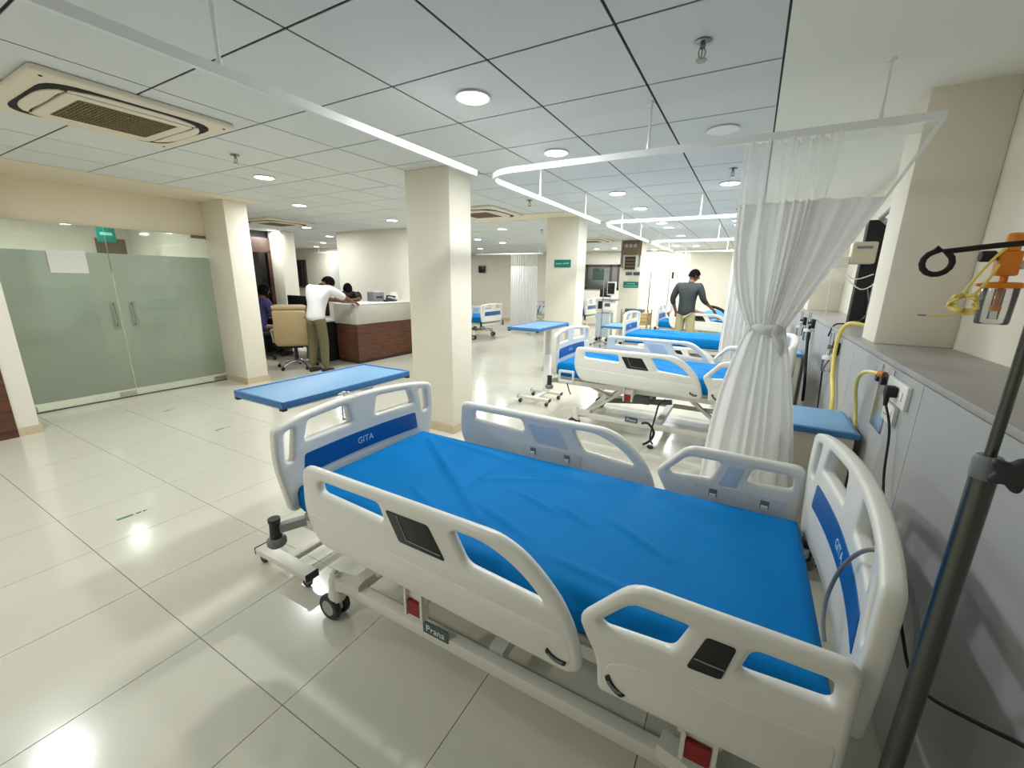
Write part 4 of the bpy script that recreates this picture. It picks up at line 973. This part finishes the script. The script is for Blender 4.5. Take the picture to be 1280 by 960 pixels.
# ------------------------------------------------------------------ people
def skin(name, J, E_, root, material, parent, sub=2):
    names = list(J); idx = {n: i for i, n in enumerate(names)}
    me = bpy.data.meshes.new(name); me.from_pydata([J[n][0] for n in names], [(idx[a], idx[b]) for a, b in E_], [])
    o = ob(name, me, material, parent)
    md = o.modifiers.new('Skin', 'SKIN'); md.use_smooth_shade = True; md.branch_smoothing = .4
    for n in names:
        r = J[n][1]; sv = me.skin_vertices[0].data[idx[n]]; sv.radius = (r, r) if not isinstance(r, tuple) else r; sv.use_root = n == root
    s = o.modifiers.new('Sub', 'SUBSURF'); s.levels = sub; s.render_levels = sub
    return o
def chain(J, E_, start, pts):
    prev = start
    for n, p, r in pts: J[n] = (p, r); E_.append((prev, n)); prev = n
def person(label, loc, rz, P, shirt, trousers, sleeve=0.5, hairlen=.0, tuck=True, group=None):
    """P: joint name -> local position, facing +y"""
    t = thing('person', label, 'person', loc, rz, group)
    V = {k: Vector(v) for k, v in P.items()}
    J, E_ = {}, []
    J['pelvis'] = (V['pelvis'], (.12, .085))
    mid = V['pelvis'].lerp(V['chest'], .5)
    chain(J, E_, 'pelvis', [('waist', mid, (.105, .075)), ('chest', V['chest'], (.095, .07)), ('neck', V['neck'], .052), ('skull', V['neck'].lerp(V['head'], .55), .062)])
    for s, n in ((-1, 'L'), (1, 'R')):
        chain(J, E_, 'chest', [('sh' + n, V['sh' + n], .048), ('el' + n, V['el' + n], .042), ('wr' + n, V['wr' + n], .028)])
        d = (V['wr' + n] - V['el' + n]).normalized(); sd = d.cross(Vector((0, 0, 1)))
        if sd.length < .2: sd = Vector((0, 1, 0))
        sd.normalize(); pm = V['wr' + n] + d * .075
        chain(J, E_, 'wr' + n, [('pm' + n, pm, (.034, .02))])
        dn = Vector((0, 0, -1)) if abs(d.z) < .8 else Vector((0, 1, 0))
        for k, (off, ln) in enumerate(((-.027, .065), (-.009, .078), (.009, .082), (.027, .070))):
            b0 = pm + sd * off + d * .015
            chain(J, E_, 'pm' + n, [('f%s%da' % (n, k), b0, .0095), ('f%s%db' % (n, k), b0 + d * ln * .5 + dn * .006, .0085), ('f%s%dc' % (n, k), b0 + d * ln + dn * .03, .007)])
        th = V['wr' + n] + d * .03 + sd * .028 * (-s)
        chain(J, E_, 'wr' + n, [('t%sa' % n, th, .011), ('t%sb' % n, th + d * .035 + sd * .022 * (-s) + dn * .01, .009)])
        hp = V['pelvis'] + Vector((s * .095, 0, -.05))
        chain(J, E_, 'pelvis', [('hip' + n, hp, .085), ('kn' + n, V['kn' + n], .058), ('an' + n, V['an' + n], .038)])
    skin('body', J, E_, 'pelvis', 'skin', t)
    # head with face
    hd = V['head']; fw = (Vector(P.get('look', (0, 1, 0)))).normalized(); sd = fw.cross(Vector((0, 0, 1))).normalized(); up = sd.cross(fw)
    def H(u, v, w): return hd + sd * u + fw * v + up * w
    hb = MB(); rings = []
    for k in range(13):
        w = -.115 + .23 * k / 12; q = math.sqrt(max(0.02, 1 - (w / .118) ** 2)); jaw = 1 - .25 * max(0, -w / .115)
        rings.append([hb.b.verts.new(H(.076 * q * jaw * math.cos(a), (.092 * q * (1 - .1 * (w < 0))) * math.sin(a) + .006, w)) for a in [2 * PI * i / 18 for i in range(18)]])
    for a, c in zip(rings[:-1], rings[1:]):
        for i in range(18): hb.b.faces.new((a[i], a[(i + 1) % 18], c[(i + 1) % 18], c[i]))
    hb.b.faces.new(rings[0]); hb.b.faces.new(rings[-1][::-1])
    ho = ob('head', hb, 'skin', t)
    nb = MB(); nb.tube([H(0, .092, .015), H(0, .112, -.018), H(0, .092, -.028)], [.008, .013, .008], 8)
    for s in (-1, 1): nb.ball(H(s * .077, .0, -.005), .022, (.5, .8, 1.2), 8)
    ob('nose_and_ears', nb, 'skin', ho)
    eb = MB()
    for s in (-1, 1): eb.ball(H(s * .030, .084, .008), .009, (1, 1, .7), 8)
    ob('eyes', eb, 'matte_black', ho); mb_ = MB(); mb_.tube([H(-.022, .082, -.060), H(0, .090, -.058), H(.022, .082, -.060)], .004, 6); ob('mouth', mb_, 'shoe', ho)
    # hair cap
    hr = MB(); rings = []
    for k in range(10):
        ph_ = PI * .62 * k / 9; w = .118 * math.cos(ph_) + .008; q = math.sin(ph_) if k else .02
        ring = []
        for i in range(20):
            a = 2 * PI * i / 20; front = max(0, math.sin(a)); ww = max(w, .045 + .0 * front) if front > .35 else w
            if front <= .35: ww = w - hairlen * max(0, (k - 5) / 4)
            rr_ = 1.10 + .03 * math.sin(i * 3 + k); ring.append(hr.b.verts.new(H(.080 * q * rr_ * math.cos(a), .097 * q * rr_ * math.sin(a), ww)))
        rings.append(ring)
    for a, c in zip(rings[:-1], rings[1:]):
        for i in range(20): hr.b.faces.new((a[i], a[(i + 1) % 20], c[(i + 1) % 20], c[i]))
    hr.b.faces.new(rings[0]); ob('hair', hr, 'hair', t)
    # shirt
    J, E_ = {}, []
    hem = V['pelvis'] + (V['pelvis'] - V['chest']).normalized() * .13
    J['chest'] = (V['chest'], (.175, .14)); chain(J, E_, 'chest', [('waist', mid, (.165, .135)), ('pel', V['pelvis'], (.168, .138)), ('hem', hem, (.172, .142))])
    chain(J, E_, 'chest', [('nk', V['chest'].lerp(V['neck'], .8), (.075, .07))])
    for n in 'LR':
        e = V['sh' + n].lerp(V['el' + n], min(1, sleeve * 2)); c_ = [('sh' + n, V['sh' + n], .092), ('sl' + n, e, .060 if sleeve < .6 else .056)]
        if sleeve > .5: c_.append(('cu' + n, V['el' + n].lerp(V['wr' + n], (sleeve - .5) * 2), .042))
        chain(J, E_, 'chest', c_)
    skin('shirt', J, E_, 'chest', shirt, t)
    J, E_ = {}, []
    J['pelvis'] = (V['pelvis'] + Vector((0, 0, .0)), (.125, .10))
    for s, n in ((-1, 'L'), (1, 'R')):
        chain(J, E_, 'pelvis', [('hip' + n, V['pelvis'] + Vector((s * .085, 0, -.10)), (.095, .098)), ('kn' + n, V['kn' + n], .078), ('an' + n, V['an' + n] + Vector((0, 0, .02)), .062)])
    skin('trousers', J, E_, 'pelvis', trousers, t)
    for n in 'LR':
        a = V['an' + n]; f = Vector(P.get('toe', (0, 1, 0))).normalized(); s_ = f.cross(Vector((0, 0, 1))).normalized()
        z0 = a.z - .075
        pts = [(-.035, -.07), (.035, -.07), (.045, .08), (.03, .17), (-.03, .17), (-.045, .08)]
        ob('shoe', slab('shoe', rc(pts, .03), (), .075, .025, lambda u, v, w: tuple(Vector((a.x, a.y, z0 + .0375)) + s_ * u + f * v + Vector((0, 0, w * (1 - .35 * max(0, v) / .17) - .012 * max(0, v) / .17)))), 'shoe', t)
    return t
person('man in white shirt and olive trousers leaning on the reception counter', (-6.20, 4.40, 0), .12,
       dict(pelvis=(0, .03, .95), chest=(.0, .12, 1.29), neck=(.01, .22, 1.42), head=(.03, .31, 1.46), look=(.35, .7, -.9), shL=(-.19, .13, 1.38), elL=(-.18, .42, 1.20), wrL=(.02, .66, 1.14), shR=(.20, .16, 1.37), elR=(.28, .46, 1.20), wrR=(.20, .70, 1.14), knL=(-.11, .02, .50), anL=(-.12, -.02, .075), knR=(.11, .05, .50), anR=(.11, .03, .075)), 'shirt_white', 'olive', .45)
person('dark haired person bowing over the counter from behind it', (-7.30, 6.0, 0), PI + .9,
       dict(pelvis=(0, -.05, .92), chest=(0, .18, 1.18), neck=(0, .34, 1.29), head=(0, .45, 1.345), look=(0, .4, -.9), shL=(-.19, .22, 1.23), elL=(-.20, .42, 1.13), wrL=(-.06, .50, 1.135), shR=(.19, .22, 1.23), elR=(.2, .42, 1.13), wrR=(.06, .52, 1.135), knL=(-.1, .0, .5), anL=(-.1, -.05, .075), knR=(.1, 0, .5), anR=(.1, -.05, .075)), 'matte_black', 'matte_black', .45, .06)
person('person in purple top seated at the office desk', (-8.12, 4.62, 0), 0,
       dict(pelvis=(0, -.05, .64), chest=(0, .05, 1.02), neck=(0, .09, 1.19), head=(0, .13, 1.30), look=(.1, 1, -.3), shL=(-.19, .04, 1.10), elL=(-.24, .12, .84), wrL=(-.12, .34, .79), shR=(.19, .04, 1.10), elR=(.24, .12, .84), wrR=(.12, .34, .79), knL=(-.12, .36, .56), anL=(-.12, .34, .10), knR=(.12, .36, .56), anR=(.12, .34, .10)), 'purple', 'matte_black', .9, .07)
person('man in dark grey shirt and khaki trousers standing at a far bed', (-1.10, 9.05, 0), -.25,
       dict(pelvis=(0, 0, .96), chest=(.0, .02, 1.32), neck=(.02, .03, 1.48), head=(.05, .06, 1.59), look=(.75, .8, -.35), shL=(-.19, .0, 1.42), elL=(-.28, -.02, 1.16), wrL=(-.25, .10, .95), shR=(.20, .01, 1.41), elR=(.27, .05, 1.16), wrR=(.35, .26, 1.02), knL=(-.11, .01, .50), anL=(-.12, -.02, .075), knR=(.11, .02, .50), anR=(.12, 0, .075)), 'shirt_grey', 'khaki', .75).scale = (1.065, 1.065, 1.065)
# patient lying on the fourth bed: bare lower legs, covered body
pt_ = thing('person', 'patient lying on the far bed under a pale blue cover', 'person', (BX, 10.35, .74))
J, E_ = {}, []
J['pelvis'] = (Vector((.0, 0, .10)), (.14, .09)); chain(J, E_, 'pelvis', [('waist', Vector((.2, 0, .10)), (.13, .09)), ('chest', Vector((.42, 0, .11)), (.15, .10)), ('neck', Vector((.62, 0, .12)), .05), ('head', Vector((.74, 0, .15)), .09)])
for s in (-1, 1):
    chain(J, E_, 'pelvis', [('hip%d' % s, Vector((-.08, s * .1, .09)), .08), ('kn%d' % s, Vector((-.45, s * .11, .20)), .06), ('an%d' % s, Vector((-.86, s * .11, .05)), .04), ('toe%d' % s, Vector((-.92, s * .12, .16)), .03)])
    chain(J, E_, 'chest', [('sh%d' % s, Vector((.48, s * .19, .10)), .06), ('el%d' % s, Vector((.22, s * .27, .08)), .04), ('wr%d' % s, Vector((-.02, s * .26, .08)), .03), ('pm%d' % s, Vector((-.09, s * .25, .08)), (.034, .02))])
    for k in range(4): chain(J, E_, 'pm%d' % s, [('fg%d%d' % (s, k), Vector((-.15, s * .25 + (k - 1.5) * .02, .075)), .009)])
    chain(J, E_, 'pm%d' % s, [('tb%d' % s, Vector((-.10, s * .205, .085)), .01)])
skin('body', J, E_, 'pelvis', 'skin', pt_)
cb = bmesh.new(); rows = []
for i in range(25):
    x = -.42 + i * .036; row = []
    for j in range(17):
        v = -1 + j / 8; row.append(cb.verts.new((x, v * .40, .035 + .20 * math.exp(-(v / .55) ** 2) * (1 + .15 * math.sin(x * 7)) + .012 * math.sin(i * 1.3 + j))))
    rows.append(row)
for i in range(24):
    for j in range(16): cb.faces.new((rows[i][j], rows[i + 1][j], rows[i + 1][j + 1], rows[i][j + 1]))
me = bpy.data.meshes.new('cover'); cb.to_mesh(me); cb.free(); o = ob('blanket', me, 'bluecloth', pt_); so = o.modifiers.new('s', 'SOLIDIFY'); so.thickness = .012
ob('hair', MB().ball((.78, 0, .16), .095, (1, 1, 1)), 'hair', pt_)
# ------------------------------------------------------------------ background equipment
mc = thing('monitor_cart', 'tall patient monitor on a stand left of the gas panel column', 'monitor', (-2.66, 9.1, 0))
bx('screen_housing', (-.09, -.03, 1.27), (.09, .05, 1.56), 'plastic', mc, .01); bx('display', (-.075, -.034, 1.30), (.075, -.03, 1.53), 'black', mc)
ob('pole', MB().tube([(0, 0, .08), (0, 0, 1.28)], .02, 10), 'pale_grey', mc); bx('shelf', (-.16, -.14, 1.16), (.16, .14, 1.19), 'grey_plastic', mc, .004); bx('pump', (-.14, -.10, .95), (.10, .08, 1.14), 'plastic', mc, .008); bx('pump_display', (-.10, -.104, 1.03), (.02, -.10, 1.10), 'plate_dark', mc)
for k in range(4): ob('foot', MB().tube([(0, 0, .10), (.24 * math.cos(k * PI / 2 + .6), .24 * math.sin(k * PI / 2 + .6), .05)], .016, 8).ball((.24 * math.cos(k * PI / 2 + .6), .24 * math.sin(k * PI / 2 + .6), .03), .03), 'black', mc)
tc = thing('trolley', 'tan two shelf trolley crowded beside the gas panel column', 'trolley', (-2.28, 9.95, 0))
for x in (-.3, .3):
    for y in (-.2, .2): ob('post', MB().tube([(x, y, .06), (x, y, .95)], .012, 8), 'steel', tc); 
for x in (-.3, .3):
    for y in (-.2, .2): ob('wheel', MB().ball((x, y, .035), .035), 'rubber', tc)
bx('shelf', (-.31, -.21, .85), (.31, .21, .88), 'tan_cart', tc, .004); bx('drawer_unit', (-.30, -.20, .60), (.30, .20, .85), 'tan_cart', tc, .004); bx('shelf', (-.31, -.21, .22), (.31, .21, .25), 'tan_cart', tc, .004)
for z in (.67, .76): bx('drawer_line', (-.29, -.204, z), (.29, -.20, z + .006), 'gas_dark', tc)
tag(bx('file_tray', (-2.52, 9.8, .881), (-2.12, 10.1, .95), 'plate_dark', None, .006), 'dark blue file tray on the tan trolley', 'tray')
tag(bx('waste_bin', (-2.45, 9.82, .251), (-2.15, 10.08, .50), 'black', None, .01), 'black bin on the lower shelf of the tan trolley', 'bin')
vm = thing('ventilator', 'white and blue ventilator machine under the far window', 'ventilator', (-3.35, 11.0, 0))
bx('cabinet', (-.18, -.2, .12), (.18, .2, .75), 'plastic_blue', vm, .02); bx('control_head', (-.2, -.2, .78), (.2, .2, 1.12), 'plastic', vm, .02); bx('screen', (-.14, -.206, .86), (.14, -.2, 1.06), 'black', vm); ob('arm', MB().tube([(.1, 0, 1.1), (.2, -.1, 1.35), (.1, -.3, 1.3)], .012, 8), 'pale_grey', vm)
for x in (-.14, .14):
    for y in (-.15, .15): ob('wheel', MB().ball((x, y, .05), .05).tube([(x, y, .05), (x, y, .13)], .015, 6), 'rubber', vm)
bx('top_screen', (-.16, -.05, 1.16), (.12, .0, 1.36), 'black', vm, .006)
for k, (x, y, l) in enumerate(((-2.18, 10.65, 'thin drip stand right of the gas panel column, nearer one'), (-1.95, 11.9, 'thin drip stand left of the man in grey, farther one'), (-3.15, 10.1, 'thin drip stand in front of the far window'))):
    t = thing('drip_stand', l, 'drip stand', (x, y, 0), 0, 'thin drip stands'); ob('pole', MB().tube([(0, 0, .1), (0, 0, 1.85)], .011, 8), 'steel', t)
    ob('hook', MB().tube([(-.12, 0, 1.82), (-.1, 0, 1.86), (0, 0, 1.85), (.1, 0, 1.86), (.12, 0, 1.82)], .007, 6), 'steel', t)
    for q in range(5): a = 2 * PI * q / 5; ob('foot', MB().tube([(0, 0, .10), (.24 * math.cos(a), .24 * math.sin(a), .05)], .012, 6).ball((.24 * math.cos(a), .24 * math.sin(a), .028), .028), 'grey_plastic', t)
# card on the far bed's board
tag(bx("bed_card", (-4.125, 12.15, .90), (-4.11, 12.45, 1.05), 'paper'), 'white bed card with dark marks on the bed under the far window', 'card')
# hand control hanging from the second bed, catheter frame at its foot
hc = thing('hand_control', 'black hand control cord hanging below the second bed', 'hand control', (-.62, 4.02, 0))
ob('cord', MB().tube(smooth([(.05, -.06, .50), (.0, -.08, .45), (-.02, -.08, .35), (-.05, -.09, .12), (-.02, -.09, .05)]), .008, 8), 'matte_black', hc)
ob('strap', MB().tube(smooth([(-.14, -.09, .24), (-.08, -.09, .25), (-.02, -.09, .17), (-.05, -.09, .08), (-.11, -.09, .03)]), .012, 8), 'black', hc); ob('plug', MB().ball((-.04, -.09, .02), .02, (1.6, 1, 1)), 'black', hc)
cf = thing('bag_holder', 'grey drainage bag holder at the foot of the second bed', 'holder', (-1.60, 4.06, .40)); ob('frame', slab('f', rc([(-.10, .0), (.08, .0), (.08, .14), (-.10, .14)], .02), [rc([(-.075, .03), (.055, .03), (.055, .11), (-.075, .11)], .015)], .02, .008, lambda u, v, w: (u, w, v + .10)), 'latch', cf)
ob('hook', MB().tube([(0, 0, .11), (.03, .0, .02), (.05, .0, -.02)], .006, 6), 'black', cf)
# black hoses slung over the rail of the bed behind the man
hose('black_hose', [(-.75, 9.6, 1.10), (-.58, 9.72, 1.06), (-.45, 9.755, .98), (-.36, 9.755, .80), (-.32, 9.755, .62)], .028, 'matte_black', 'black corrugated hose slung over the rail in front of the man', 'hose')
